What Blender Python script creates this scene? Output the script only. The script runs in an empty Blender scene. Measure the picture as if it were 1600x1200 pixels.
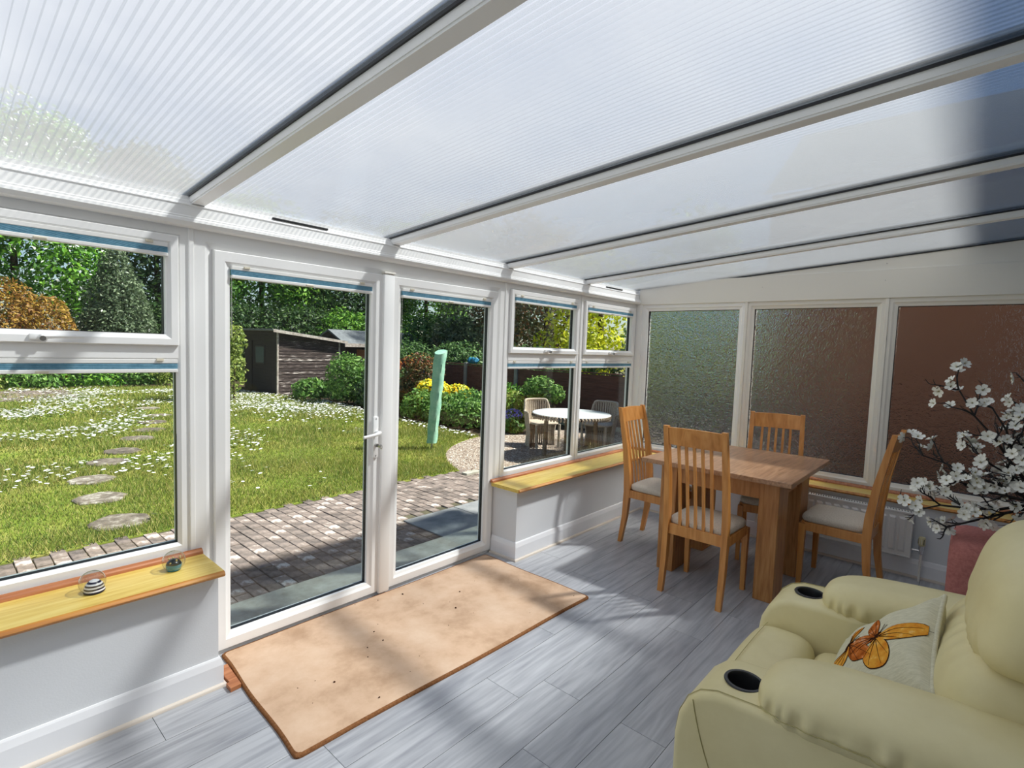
import bpy, bmesh, math, random
import numpy as np
from mathutils import Vector, Matrix

random.seed(7)
RNG = np.random.default_rng(7)
SC = bpy.context.scene
COL = SC.collection
PI = math.pi

# ------------------------------------------------------------------ camera
cam_d = bpy.data.cameras.new('camera')
cam = bpy.data.objects.new('camera', cam_d)
COL.objects.link(cam)
cam_d.sensor_width = 36.0
cam_d.lens = 822.9 / 1600.0 * 36.0
cam_d.clip_start = 0.02
cam_d.clip_end = 300
_y, _p, _r = math.radians(41.5456), math.radians(4.0065), math.radians(2.0402)
_F = Vector((math.cos(_y) * math.cos(_p), math.sin(_y) * math.cos(_p), -math.sin(_p)))
_R0 = Vector((math.sin(_y), -math.cos(_y), 0))
_U0 = _R0.cross(_F)
_R = _R0 * math.cos(_r) + _U0 * math.sin(_r)
_U = _U0 * math.cos(_r) - _R0 * math.sin(_r)
_M = Matrix((( _R.x, _U.x, -_F.x, 0.0), (_R.y, _U.y, -_F.y, 0.0), (_R.z, _U.z, -_F.z, 1.58), (0, 0, 0, 1)))
cam.matrix_world = _M
SC.camera = cam

# ------------------------------------------------------------------ sky, sun, exposure
SUN_TO = Vector((-1.50, 1.12, -2.35)).normalized()      # the way the sunlight travels
world = bpy.data.worlds.new('world')
SC.world = world
world.use_nodes = True
wn = world.node_tree.nodes
wl = world.node_tree.links
bg = wn['Background']
sky = wn.new('ShaderNodeTexSky')
sky.sky_type = 'NISHITA'
sky.sun_disc = False
sky.sun_elevation = math.asin(-SUN_TO.z)
sky.sun_rotation = math.atan2(-SUN_TO.x, -SUN_TO.y)
sky.air_density = 1.0
sky.dust_density = 0.6
sky.ozone_density = 1.6
wl.new(sky.outputs[0], bg.inputs[0])
bg.inputs[1].default_value = 0.09
sun_d = bpy.data.lights.new('sun', 'SUN')
sun_d.energy = 7.0
sun_d.angle = math.radians(3.0)
sun_d.color = (1.0, 0.95, 0.87)
sun = bpy.data.objects.new('sun', sun_d)
COL.objects.link(sun)
sun.rotation_euler = SUN_TO.to_track_quat('-Z', 'Y').to_euler()
sun.location = (6, -4, 9)
vs = SC.view_settings
vs.view_transform = 'Standard'
vs.look = 'None'
vs.gamma = 1.0
vs.use_curve_mapping = False
vs.exposure = 0.68
SC.cycles.use_denoising = True
SC.cycles.transparent_max_bounces = 32
SC.cycles.max_bounces = 10
SC.cycles.sample_clamp_indirect = 6.0

# ------------------------------------------------------------------ materials
MATS = {}

def _nt(name):
    m = bpy.data.materials.new(name)
    m.use_nodes = True
    MATS[name] = m
    return m, m.node_tree.nodes, m.node_tree.links, m.node_tree.nodes['Principled BSDF']

def c4(c):
    return (c[0], c[1], c[2], 1.0)

def srgb(r, g, b):
    f = lambda x: ((x / 255.0 + 0.055) / 1.055) ** 2.4 if x > 10 else x / 255.0 / 12.92
    return (f(r), f(g), f(b))

def ramp(n, stops):
    r = n.new('ShaderNodeValToRGB')
    el = r.color_ramp.elements
    el[0].position, el[0].color = stops[0][0], c4(stops[0][1])
    el[1].position, el[1].color = stops[-1][0], c4(stops[-1][1])
    for p, c in stops[1:-1]:
        e = el.new(p)
        e.color = c4(c)
    return r

def coords(n, l, kind='Object', scale=(1, 1, 1), rot=(0, 0, 0)):
    t = n.new('ShaderNodeTexCoord')
    m = n.new('ShaderNodeMapping')
    m.inputs['Scale'].default_value = scale
    m.inputs['Rotation'].default_value = rot
    l.new(t.outputs[kind], m.inputs[0])
    return m.outputs[0]

def plain(name, col, rough=0.5, metal=0.0, spec=0.5, bump=0.0, bscale=200.0, coat=0.0):
    m, n, l, b = _nt(name)
    b.inputs['Base Color'].default_value = c4(col)
    b.inputs['Roughness'].default_value = rough
    b.inputs['Metallic'].default_value = metal
    b.inputs['Specular IOR Level'].default_value = spec
    b.inputs['Coat Weight'].default_value = coat
    if bump:
        t = n.new('ShaderNodeTexNoise')
        t.inputs['Scale'].default_value = bscale
        t.inputs['Detail'].default_value = 4
        l.new(coords(n, l), t.inputs['Vector'])
        bp = n.new('ShaderNodeBump')
        bp.inputs['Strength'].default_value = bump
        bp.inputs['Distance'].default_value = 0.01
        l.new(t.outputs[0], bp.inputs['Height'])
        l.new(bp.outputs[0], b.inputs['Normal'])
    return m

def mottled(name, stops, scale=5.0, rough=0.8, detail=6.0, bump=0.3, bdist=0.01, mscale=(1, 1, 1), kind='Object',
            distortion=0.0, spec=0.3, island=0.0):
    """noise-driven colour with matching relief"""
    m, n, l, b = _nt(name)
    t = n.new('ShaderNodeTexNoise')
    t.inputs['Scale'].default_value = scale
    t.inputs['Detail'].default_value = detail
    t.inputs['Roughness'].default_value = 0.65
    t.inputs['Distortion'].default_value = distortion
    l.new(coords(n, l, kind, mscale), t.inputs['Vector'])
    r = ramp(n, stops)
    if island:
        g = n.new('ShaderNodeObjectInfo')
        ma = n.new('ShaderNodeMath'); ma.operation = 'MULTIPLY_ADD'
        ma.inputs[1].default_value = island
        ma.inputs[2].default_value = -island / 2
        l.new(g.outputs['Random'], ma.inputs[0])
        ad = n.new('ShaderNodeMath'); ad.operation = 'ADD'
        l.new(t.outputs[0], ad.inputs[0]); l.new(ma.outputs[0], ad.inputs[1])
        l.new(ad.outputs[0], r.inputs[0])
    else:
        l.new(t.outputs[0], r.inputs[0])
    l.new(r.outputs[0], b.inputs['Base Color'])
    b.inputs['Roughness'].default_value = rough
    b.inputs['Specular IOR Level'].default_value = spec
    if bump:
        bp = n.new('ShaderNodeBump')
        bp.inputs['Strength'].default_value = bump
        bp.inputs['Distance'].default_value = bdist
        l.new(t.outputs[0], bp.inputs['Height'])
        l.new(bp.outputs[0], b.inputs['Normal'])
    return m

def wood(name, dark, mid, light, axis='x', rough=0.35, scale=1.0, bump=0.08, vary=0.0, coat=0.0, kind='Object'):
    """stretched noise plus a warped ring pattern along one axis"""
    m, n, l, b = _nt(name)
    st = {'x': (1.2, 14, 14), 'y': (14, 1.2, 14), 'z': (14, 14, 1.2)}[axis]
    v = coords(n, l, kind, tuple(s * scale for s in st))
    oi = n.new('ShaderNodeObjectInfo')
    sc = n.new('ShaderNodeVectorMath'); sc.operation = 'SCALE'
    sc.inputs[0].default_value = (37.0, 53.0, 19.0)
    l.new(oi.outputs['Random'], sc.inputs['Scale'])
    ad = n.new('ShaderNodeVectorMath'); ad.operation = 'ADD'
    l.new(v, ad.inputs[0]); l.new(sc.outputs[0], ad.inputs[1])
    t1 = n.new('ShaderNodeTexNoise')
    t1.inputs['Scale'].default_value = 1.0
    t1.inputs['Detail'].default_value = 3
    t1.inputs['Distortion'].default_value = 0.6
    l.new(ad.outputs[0], t1.inputs['Vector'])
    mu = n.new('ShaderNodeMath'); mu.operation = 'MULTIPLY'; mu.inputs[1].default_value = 16.0
    l.new(t1.outputs[0], mu.inputs[0])
    fr = n.new('ShaderNodeMath'); fr.operation = 'PINGPONG'; fr.inputs[1].default_value = 1.0
    l.new(mu.outputs[0], fr.inputs[0])
    t2 = n.new('ShaderNodeTexNoise')
    t2.inputs['Scale'].default_value = 5.0
    t2.inputs['Detail'].default_value = 5
    l.new(ad.outputs[0], t2.inputs['Vector'])
    mx = n.new('ShaderNodeMath'); mx.operation = 'MULTIPLY_ADD'
    mx.inputs[1].default_value = 0.22
    l.new(fr.outputs[0], mx.inputs[0]); l.new(t2.outputs[0], mx.inputs[2])
    fin = mx.outputs[0]
    if vary:
        va = n.new('ShaderNodeMath'); va.operation = 'MULTIPLY_ADD'
        va.inputs[1].default_value = vary
        va.inputs[2].default_value = -vary / 2
        l.new(oi.outputs['Random'], va.inputs[0])
        a2 = n.new('ShaderNodeMath'); a2.operation = 'ADD'
        l.new(fin, a2.inputs[0]); l.new(va.outputs[0], a2.inputs[1])
        fin = a2.outputs[0]
    r = ramp(n, [(0.28, dark), (0.55, mid), (0.85, light)])
    l.new(fin, r.inputs[0])
    l.new(r.outputs[0], b.inputs['Base Color'])
    b.inputs['Roughness'].default_value = rough
    b.inputs['Coat Weight'].default_value = coat
    bp = n.new('ShaderNodeBump')
    bp.inputs['Strength'].default_value = bump
    bp.inputs['Distance'].default_value = 0.004
    l.new(fin, bp.inputs['Height'])
    l.new(bp.outputs[0], b.inputs['Normal'])
    return m

def leafmat(name, cols, rough=0.55, trans=0.3):
    m, n, l, b = _nt(name)
    g = n.new('ShaderNodeNewGeometry')
    stops = [(i / max(1, len(cols) - 1), c) for i, c in enumerate(cols)]
    r = ramp(n, stops)
    l.new(g.outputs['Random Per Island'], r.inputs[0])
    l.new(r.outputs[0], b.inputs['Base Color'])
    b.inputs['Roughness'].default_value = rough
    b.inputs['Specular IOR Level'].default_value = 0.35
    tr = n.new('ShaderNodeBsdfTranslucent')
    l.new(r.outputs[0], tr.inputs['Color'])
    mx = n.new('ShaderNodeMixShader')
    mx.inputs[0].default_value = trans
    l.new(b.outputs[0], mx.inputs[1]); l.new(tr.outputs[0], mx.inputs[2])
    l.new(mx.outputs[0], n['Material Output'].inputs['Surface'])
    return m

def schlick(n, l, r0=0.04, gain=1.0):
    lw = n.new('ShaderNodeLayerWeight'); lw.inputs[0].default_value = 0.5
    pw = n.new('ShaderNodeMath'); pw.operation = 'POWER'; pw.inputs[1].default_value = 5.0
    l.new(lw.outputs['Facing'], pw.inputs[0])
    ma = n.new('ShaderNodeMath'); ma.operation = 'MULTIPLY_ADD'; ma.use_clamp = True
    ma.inputs[1].default_value = (1 - r0) * gain
    ma.inputs[2].default_value = r0 * gain
    l.new(pw.outputs[0], ma.inputs[0])
    return ma.outputs[0]

def clear_glass(name, tint=(0.93, 0.96, 0.95), gloss=1.0):
    m, n, l, b = _nt(name)
    tr = n.new('ShaderNodeBsdfTransparent'); tr.inputs[0].default_value = c4(tint)
    gl = n.new('ShaderNodeBsdfGlossy'); gl.inputs['Roughness'].default_value = 0.01
    mx = n.new('ShaderNodeMixShader')
    l.new(schlick(n, l, 0.035, gloss), mx.inputs[0]); l.new(tr.outputs[0], mx.inputs[1]); l.new(gl.outputs[0], mx.inputs[2])
    l.new(mx.outputs[0], n['Material Output'].inputs['Surface'])
    return m

def obscure_glass(name):
    m, n, l, b = _nt(name)
    b.inputs['Base Color'].default_value = (0.90, 0.93, 0.92, 1)
    b.inputs['Transmission Weight'].default_value = 1.0
    b.inputs['Roughness'].default_value = 0.22
    b.inputs['IOR'].default_value = 1.16
    w = n.new('ShaderNodeTexNoise')
    w.inputs['Scale'].default_value = 26
    w.inputs['Detail'].default_value = 3
    w.inputs['Distortion'].default_value = 2.6
    l.new(coords(n, l), w.inputs['Vector'])
    bp = n.new('ShaderNodeBump')
    bp.inputs['Strength'].default_value = 0.9
    bp.inputs['Distance'].default_value = 0.05
    l.new(w.outputs[0], bp.inputs['Height'])
    l.new(bp.outputs[0], b.inputs['Normal'])
    return m

def polycarb(name, trans, scatter, tint=(0.92, 0.95, 0.98), ani=True, dirt=False):
    """transparent / translucent sheet with a stretched reflection across the ribs"""
    m, n, l, b = _nt(name)
    tp = n.new('ShaderNodeBsdfTransparent'); tp.inputs[0].default_value = c4(tint)
    tl = n.new('ShaderNodeBsdfTranslucent'); tl.inputs[0].default_value = (0.53, 0.525, 0.515, 1)
    mx = n.new('ShaderNodeMixShader')
    f = scatter / (scatter + trans)
    if dirt:
        t = n.new('ShaderNodeTexNoise')
        t.inputs['Scale'].default_value = 1.6
        t.inputs['Detail'].default_value = 5
        l.new(coords(n, l), t.inputs['Vector'])
        mr = n.new('ShaderNodeMapRange')
        mr.inputs['From Min'].default_value = 0.3
        mr.inputs['From Max'].default_value = 0.7
        mr.inputs['To Min'].default_value = f * 0.78
        mr.inputs['To Max'].default_value = min(1.0, f * 1.22)
        l.new(t.outputs[0], mr.inputs['Value'])
        l.new(mr.outputs[0], mx.inputs[0])
    else:
        mx.inputs[0].default_value = f
    l.new(tp.outputs[0], mx.inputs[1]); l.new(tl.outputs[0], mx.inputs[2])
    gl = n.new('ShaderNodeBsdfAnisotropic' if hasattr(bpy.types, 'ShaderNodeBsdfAnisotropic') else 'ShaderNodeBsdfGlossy')
    gl.inputs['Roughness'].default_value = 0.34 if ani else 0.16
    if ani:
        gl.inputs['Anisotropy'].default_value = 1.0
        tg = n.new('ShaderNodeCombineXYZ')
        tg.inputs[0].default_value = 1.0
        l.new(tg.outputs[0], gl.inputs['Tangent'])
    m2 = n.new('ShaderNodeMixShader')
    l.new(schlick(n, l, 0.04, 0.9), m2.inputs[0]); l.new(mx.outputs[0], m2.inputs[1]); l.new(gl.outputs[0], m2.inputs[2])
    l.new(m2.outputs[0], n['Material Output'].inputs['Surface'])
    return m

UPVC = plain('white_upvc', (0.90, 0.895, 0.88), 0.28, spec=0.45)
UPVC_CREAM = plain('cream_upvc', (0.80, 0.77, 0.70), 0.4)
WALLP = plain('painted_wall', (0.72, 0.73, 0.75), 0.75, bump=0.05, bscale=160)
HOUSEP = plain('house_wall_paint', (0.70, 0.67, 0.62), 0.8, bump=0.05, bscale=120)
SKIRT = plain('gloss_white_paint', (0.84, 0.84, 0.86), 0.3)
BEADM = plain('beige_beading', (0.66, 0.58, 0.50), 0.45)
BLACKR = plain('black_rubber', (0.012, 0.012, 0.014), 0.5)
GLASS = clear_glass('clear_window_glass')
OBSC = obscure_glass('patterned_obscure_glass')
POLYL = polycarb('polycarbonate_lower_skin', 0.90, 0.10)
POLYU = polycarb('polycarbonate_upper_skin', 0.46, 0.54, dirt=True)
POLYR = polycarb('polycarbonate_rib', 0.72, 0.28, ani=False)
SILLW = wood('golden_sill_wood', srgb(200, 164, 70), srgb(218, 186, 92), srgb(230, 204, 118), 'x', 0.3, 0.6, 0.03)
SILLY = wood('golden_sill_wood_across', srgb(200, 164, 70), srgb(218, 186, 92), srgb(230, 204, 118), 'y', 0.3, 0.6, 0.03)
SILLE = wood('sill_edge_wood', srgb(150, 92, 28), srgb(186, 120, 44), srgb(206, 146, 62), 'x', 0.4, 0.6, 0.03)
BEADR = wood('reddish_bead_wood', srgb(140, 80, 44), srgb(172, 106, 64), srgb(190, 126, 82), 'x', 0.4, 0.8, 0.04)
BLINDW = plain('blind_rail_white', (0.84, 0.83, 0.80), 0.4)
BLINDT = plain('blind_tab_cream', (0.72, 0.66, 0.52), 0.4)
BLINDB = mottled('blind_blue_fabric', [(0.3, srgb(96, 146, 168)), (0.7, srgb(134, 178, 198))], 30, 0.8, bump=0.1)
CHROME = plain('chrome', (0.75, 0.75, 0.76), 0.18, 1.0)
STEEL = plain('dull_steel', (0.45, 0.43, 0.40), 0.35, 1.0)
BRASS = plain('brass', (0.62, 0.45, 0.16), 0.3, 1.0)
PLANK = wood('grey_laminate', srgb(146, 147, 152), srgb(166, 167, 171), srgb(184, 185, 188), 'x', 0.34, 0.55, 0.06, vary=0.20)
SUBF = plain('plank_joint', (0.16, 0.16, 0.17), 0.8)
MATM = mottled('beige_mat_pile', [(0.32, srgb(176, 144, 116)), (0.5, srgb(204, 172, 144)), (0.68, srgb(216, 188, 162))], 3.2, 0.95, detail=10, bump=0.6, bdist=0.006, spec=0.1)
MATE = mottled('brown_mat_binding', [(0.3, srgb(104, 66, 40)), (0.7, srgb(150, 104, 68))], 120, 0.95, bump=0.5, bdist=0.004, spec=0.1)
CHAIRW = wood('honey_beech', srgb(176, 112, 48), srgb(200, 134, 66), srgb(214, 152, 84), 'z', 0.35, 0.5, 0.02)
TABLEW = wood('oak_veneer', srgb(140, 92, 46), srgb(172, 116, 62), srgb(190, 138, 82), 'z', 0.4, 0.8, 0.04)
TABLET = wood('oak_veneer_top', srgb(126, 92, 62), srgb(160, 120, 88), srgb(182, 142, 108), 'x', 0.3, 0.8, 0.03)
SEATF = mottled('oatmeal_seat_fabric', [(0.3, srgb(176, 164, 146)), (0.5, srgb(206, 196, 180)), (0.7, srgb(222, 214, 200))], 220, 0.95, bump=0.3, bdist=0.003, spec=0.1)
RADM = plain('radiator_enamel', (0.80, 0.79, 0.76), 0.35)
RADD = plain('radiator_inside', (0.20, 0.20, 0.21), 0.7)
LEATHER = mottled('cream_leather', [(0.3, srgb(216, 202, 150)), (0.7, srgb(230, 218, 170))], 3.0, 0.42, detail=8, bump=0.08, bdist=0.004, spec=0.4)
STITCH = plain('stitch_thread', srgb(176, 164, 110), 0.8)
CUPB = plain('black_cup_plastic', (0.014, 0.014, 0.016), 0.35)
RED = mottled('dusty_red_fabric', [(0.3, srgb(164, 100, 94)), (0.7, srgb(192, 126, 118))], 60, 0.85, bump=0.2, bdist=0.003, spec=0.2)
LINEN = mottled('natural_linen', [(0.3, srgb(194, 188, 160)), (0.7, srgb(222, 216, 190))], 40, 0.95, detail=8, bump=0.35, bdist=0.004, mscale=(6, 1, 1), spec=0.1)
# prints
W_OR = mottled('print_wing_orange', [(0.35, srgb(206, 118, 32)), (0.6, srgb(228, 164, 62)), (0.75, srgb(240, 206, 140))], 26, 0.95, bump=0, spec=0.1)
W_RU = mottled('print_wing_rust', [(0.35, srgb(150, 74, 24)), (0.55, srgb(196, 108, 44)), (0.75, srgb(232, 196, 160))], 30, 0.95, bump=0, spec=0.1)
W_DK = plain('print_dark_brown', srgb(60, 34, 20), 0.95, spec=0.1)
# flowers and plants indoors
PETAL = mottled('silk_petal', [(0.3, srgb(228, 226, 214)), (0.7, srgb(244, 243, 236))], 40, 0.7, bump=0.1, spec=0.2)
PETALC = plain('blossom_centre', srgb(150, 140, 96), 0.7)
TWIG = plain('black_wire_twig', (0.010, 0.008, 0.008), 0.5)
VASE = plain('dark_glazed_vase', srgb(70, 50, 46), 0.25)
# paperweights
PWGL = clear_glass('paperweight_glass', (0.90, 0.90, 0.86), 2.6)

# outdoors
PAVER = mottled('block_paver', [(0.28, srgb(76, 69, 66)), (0.46, srgb(122, 110, 104)), (0.60, srgb(148, 132, 124)), (0.70, srgb(212, 205, 198))], 9, 0.9, detail=9, bump=0.5, bdist=0.01, island=0.22)
PAVERS2 = mottled('block_paver_field', [(0.28, srgb(76, 69, 66)), (0.46, srgb(122, 110, 104)), (0.60, srgb(148, 132, 124)), (0.70, srgb(212, 205, 198))], 9, 0.9, detail=9, bump=0.5, bdist=0.01)
SLAB = mottled('grey_slab', [(0.3, srgb(110, 112, 116)), (0.7, srgb(150, 150, 150))], 6, 0.9, bump=0.4, bdist=0.008)
CONC = mottled('pale_concrete', [(0.3, srgb(150, 146, 134)), (0.7, srgb(196, 194, 184))], 5, 0.9, bump=0.3, bdist=0.008)
SAND = mottled('joint_sand', [(0.3, srgb(60, 56, 46)), (0.7, srgb(104, 98, 76))], 20, 1.0, bump=0.3)
SOIL = mottled('dark_soil', [(0.3, srgb(38, 30, 22)), (0.7, srgb(78, 64, 46))], 14, 1.0, bump=0.8, bdist=0.03)
LAWN = mottled('lawn_turf', [(0.3, srgb(78, 100, 34)), (0.5, srgb(122, 136, 54)), (0.66, srgb(164, 156, 88))], 1.1, 1.0, detail=12, bump=0.9, bdist=0.03, spec=0.1)
BLADE = leafmat('grass_blade', [srgb(74, 100, 32), srgb(110, 131, 48), srgb(150, 152, 74), srgb(190, 174, 114)], 0.6, 0.3)
DAISY = plain('daisy_white', (0.9, 0.9, 0.88), 0.8)
STONE = mottled('stepping_stone', [(0.3, srgb(70, 62, 56)), (0.55, srgb(122, 112, 100)), (0.72, srgb(180, 174, 164))], 12, 0.95, bump=0.5, bdist=0.01, island=0.2)
GRAVEL = mottled('gravel_bed', [(0.28, srgb(72, 62, 54)), (0.5, srgb(146, 128, 114)), (0.66, srgb(214, 204, 192))], 42, 0.95, detail=3, bump=1.0, bdist=0.02)
PEBBLE = leafmat('pebble', [srgb(96, 80, 70), srgb(150, 126, 110), srgb(186, 170, 154), srgb(226, 220, 210)], 0.8, 0.0)
SHEDW = mottled('weathered_shed_board', [(0.30, srgb(40, 32, 31)), (0.50, srgb(66, 55, 53)), (0.60, srgb(104, 92, 88)), (0.68, srgb(214, 204, 198))], 5, 0.9, detail=9, bump=0.4, mscale=(0.9, 1, 9), island=0.14)
SHEDD = plain('shaded_shed_brown', srgb(50, 40, 38), 0.9)  # shade of the shed faces turned from the sun, put into the colour
FELT = mottled('grey_roof_felt', [(0.3, srgb(92, 96, 100)), (0.7, srgb(128, 132, 136))], 10, 0.95, bump=0.3)
SHEDPALE = mottled('pale_weathered_wood', [(0.3, srgb(130, 114, 106)), (0.7, srgb(206, 198, 190))], 14, 0.9, bump=0.3)
FENCEW = mottled('brown_fence_board', [(0.3, srgb(72, 48, 42)), (0.7, srgb(112, 76, 66))], 6, 0.9, bump=0.3, mscale=(1, 0.5, 10))
TARP = plain('blue_tarp', srgb(24, 116, 150), 0.5)
COVER = mottled('pale_green_cover', [(0.3, srgb(120, 172, 150)), (0.7, srgb(166, 206, 184))], 8, 0.6, bump=0.4, bdist=0.02)
WICK = mottled('pale_wicker', [(0.3, srgb(150, 134, 116)), (0.7, srgb(206, 194, 178))], 60, 0.8, bump=0.6, bdist=0.004, island=0.1)
WICKD = mottled('brown_wicker', [(0.3, srgb(92, 78, 62)), (0.7, srgb(142, 124, 104))], 60, 0.8, bump=0.6, bdist=0.004)
GTOP = plain('frosted_table_top', (0.72, 0.75, 0.78), 0.25)
POTM = plain('dark_planter', srgb(74, 58, 44), 0.8)
BARK = mottled('bark', [(0.3, srgb(48, 38, 30)), (0.7, srgb(96, 80, 64))], 12, 0.95, bump=0.6)

def brickwall(name):
    m, n, l, b = _nt(name)
    t = n.new('ShaderNodeTexBrick')
    t.inputs['Scale'].default_value = 1.0
    t.inputs['Brick Width'].default_value = 0.225
    t.inputs['Row Height'].default_value = 0.075
    t.inputs['Mortar Size'].default_value = 0.006
    t.inputs['Color1'].default_value = c4(srgb(176, 116, 86))
    t.inputs['Color2'].default_value = c4(srgb(150, 92, 66))
    t.inputs['Mortar'].default_value = c4(srgb(168, 130, 106))
    sp = n.new('ShaderNodeSeparateXYZ'); cb = n.new('ShaderNodeCombineXYZ')
    l.new(coords(n, l), sp.inputs[0])
    l.new(sp.outputs[1], cb.inputs[0]); l.new(sp.outputs[2], cb.inputs[1])
    l.new(cb.outputs[0], t.inputs['Vector'])
    l.new(t.outputs[0], b.inputs['Base Color'])
    b.inputs['Roughness'].default_value = 0.95
    return m
BRICK = brickwall('neighbour_brick')

# ------------------------------------------------------------------ mesh builder
class MB:
    def __init__(self):
        self.v, self.f = [], []

    def add(self, vs_, fs_):
        o = len(self.v)
        self.v += [tuple(p) for p in vs_]
        self.f += [tuple(i + o for i in q) for q in fs_]
        return self

    def box(self, x0, x1, y0, y1, z0, z1, bev=0.0):
        if bev:
            bm = bmesh.new()
            bmesh.ops.create_cube(bm, size=1.0)
            for q in bm.verts:
                q.co = Vector(((x0 + x1) / 2 + q.co.x * (x1 - x0), (y0 + y1) / 2 + q.co.y * (y1 - y0), (z0 + z1) / 2 + q.co.z * (z1 - z0)))
            bmesh.ops.bevel(bm, geom=list(bm.edges), offset=bev, segments=2, affect='EDGES', profile=0.5)
            self.bm(bm)
            return self
        return self.add([(x0, y0, z0), (x1, y0, z0), (x1, y1, z0), (x0, y1, z0), (x0, y0, z1), (x1, y0, z1), (x1, y1, z1), (x0, y1, z1)],
                        [(0, 3, 2, 1), (4, 5, 6, 7), (0, 1, 5, 4), (1, 2, 6, 5), (2, 3, 7, 6), (3, 0, 4, 7)])

    def bm(self, bm):
        bm.verts.ensure_lookup_table()
        bm.verts.index_update()
        self.add([q.co[:] for q in bm.verts], [[q.index for q in f.verts] for f in bm.faces])
        bm.free()
        return self

    def obox(self, c, a, b, d):
        """box from centre and three half vectors"""
        c, a, b, d = map(Vector, (c, a, b, d))
        vs_ = [c - a - b - d, c + a - b - d, c + a + b - d, c - a + b - d, c - a - b + d, c + a - b + d, c + a + b + d, c - a + b + d]
        return self.add(vs_, [(0, 3, 2, 1), (4, 5, 6, 7), (0, 1, 5, 4), (1, 2, 6, 5), (2, 3, 7, 6), (3, 0, 4, 7)])

    def prism(self, poly, ext):
        """closed polygon (3d points) pushed along ext"""
        n = len(poly)
        e = Vector(ext)
        vs_ = [Vector(p) for p in poly] + [Vector(p) + e for p in poly]
        fs_ = [tuple(range(n))[::-1], tuple(range(n, 2 * n))] + [(i, (i + 1) % n, n + (i + 1) % n, n + i) for i in range(n)]
        return self.add(vs_, fs_)

    def frame(self, P, a0, a1, z0, z1, prof):
        """profile (inset, depth) carried round a rectangle with mitred corners"""
        n = len(prof)
        vs_ = []
        for (ca, cz, sa, sz) in ((a0, z0, 1, 1), (a1, z0, -1, 1), (a1, z1, -1, -1), (a0, z1, 1, -1)):
            for t, d in prof:
                vs_.append(P(ca + sa * t, cz + sz * t, d))
        fs_ = []
        for k in range(4):
            k2 = (k + 1) % 4
            for i in range(n):
                j = (i + 1) % n
                fs_.append((k * n + i, k2 * n + i, k2 * n + j, k * n + j))
        return self.add(vs_, fs_)

    def sweep(self, path, prof, closed_ends=True):
        """horizontal path [(x,y)], profile [(left offset, z)], mitred"""
        n = len(prof)
        m = len(path)
        vs_ = []
        for i, p in enumerate(path):
            p = Vector((p[0], p[1]))
            d0 = (p - Vector(path[i - 1])).normalized() if i > 0 else None
            d1 = (Vector(path[i + 1]) - p).normalized() if i < m - 1 else None
            d0 = d0 or d1
            d1 = d1 or d0
            n0, n1 = Vector((-d0.y, d0.x)), Vector((-d1.y, d1.x))
            nn = (n0 + n1).normalized()
            k = 1.0 / max(0.3, nn.dot(n0))
            for t, z in prof:
                vs_.append((p.x + nn.x * t * k, p.y + nn.y * t * k, z))
        fs_ = []
        for i in range(m - 1):
            for a in range(n):
                b = (a + 1) % n
                fs_.append((i * n + a, i * n + b, (i + 1) * n + b, (i + 1) * n + a))
        if closed_ends:
            fs_.append(tuple(range(n)))
            fs_.append(tuple(range((m - 1) * n, m * n))[::-1])
        return self.add(vs_, fs_)

    def tube(self, pts, rad, n=8, cap=True):
        pts = [Vector(p) for p in pts]
        m = len(pts)
        rads = rad if isinstance(rad, (list, tuple)) else [rad] * m
        vs_ = []
        up = Vector((0, 0, 1))
        for i, p in enumerate(pts):
            d = (pts[min(i + 1, m - 1)] - pts[max(i - 1, 0)])
            d = d.normalized() if d.length > 1e-9 else Vector((0, 0, 1))
            ref = up if abs(d.dot(up)) < 0.95 else Vector((1, 0, 0))
            a = d.cross(ref).normalized()
            b = d.cross(a).normalized()
            for k in range(n):
                t = 2 * PI * k / n
                vs_.append(p + (a * math.cos(t) + b * math.sin(t)) * rads[i])
        fs_ = []
        for i in range(m - 1):
            for k in range(n):
                k2 = (k + 1) % n
                fs_.append((i * n + k, i * n + k2, (i + 1) * n + k2, (i + 1) * n + k))
        if cap:
            fs_.append(tuple(range(n))[::-1])
            fs_.append(tuple(range((m - 1) * n, m * n)))
        return self.add(vs_, fs_)

    def lathe(self, prof, c=(0, 0, 0), n=24):
        """profile [(r, z)] turned about the vertical through c"""
        m = len(prof)
        vs_ = [(c[0] + r * math.cos(2 * PI * k / n), c[1] + r * math.sin(2 * PI * k / n), c[2] + z) for k in range(n) for r, z in prof]
        fs_ = []
        for k in range(n):
            k2 = (k + 1) % n
            for i in range(m - 1):
                fs_.append((k * m + i, k2 * m + i, k2 * m + i + 1, k * m + i + 1))
        return self.add(vs_, fs_)

    def rbox(self, c, h, e=5.0, n=10, fn=None):
        """soft superellipsoid block: centre, half sizes, exponent; fn reshapes unit points"""
        g = np.linspace(-1, 1, n + 1)
        vs_, fs_ = [], []
        for ax in range(3):
            for s in (-1, 1):
                o = len(vs_)
                for i in g:
                    for j in g:
                        p = [0, 0, 0]
                        p[ax] = s
                        p[(ax + 1) % 3] = i
                        p[(ax + 2) % 3] = j
                        vs_.append(p)
                for i in range(n):
                    for j in range(n):
                        q = (o + i * (n + 1) + j, o + (i + 1) * (n + 1) + j, o + (i + 1) * (n + 1) + j + 1, o + i * (n + 1) + j + 1)
                        fs_.append(q if s > 0 else q[::-1])
        out = []
        ee = e if isinstance(e, (list, tuple)) else (e, e, e)
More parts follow.
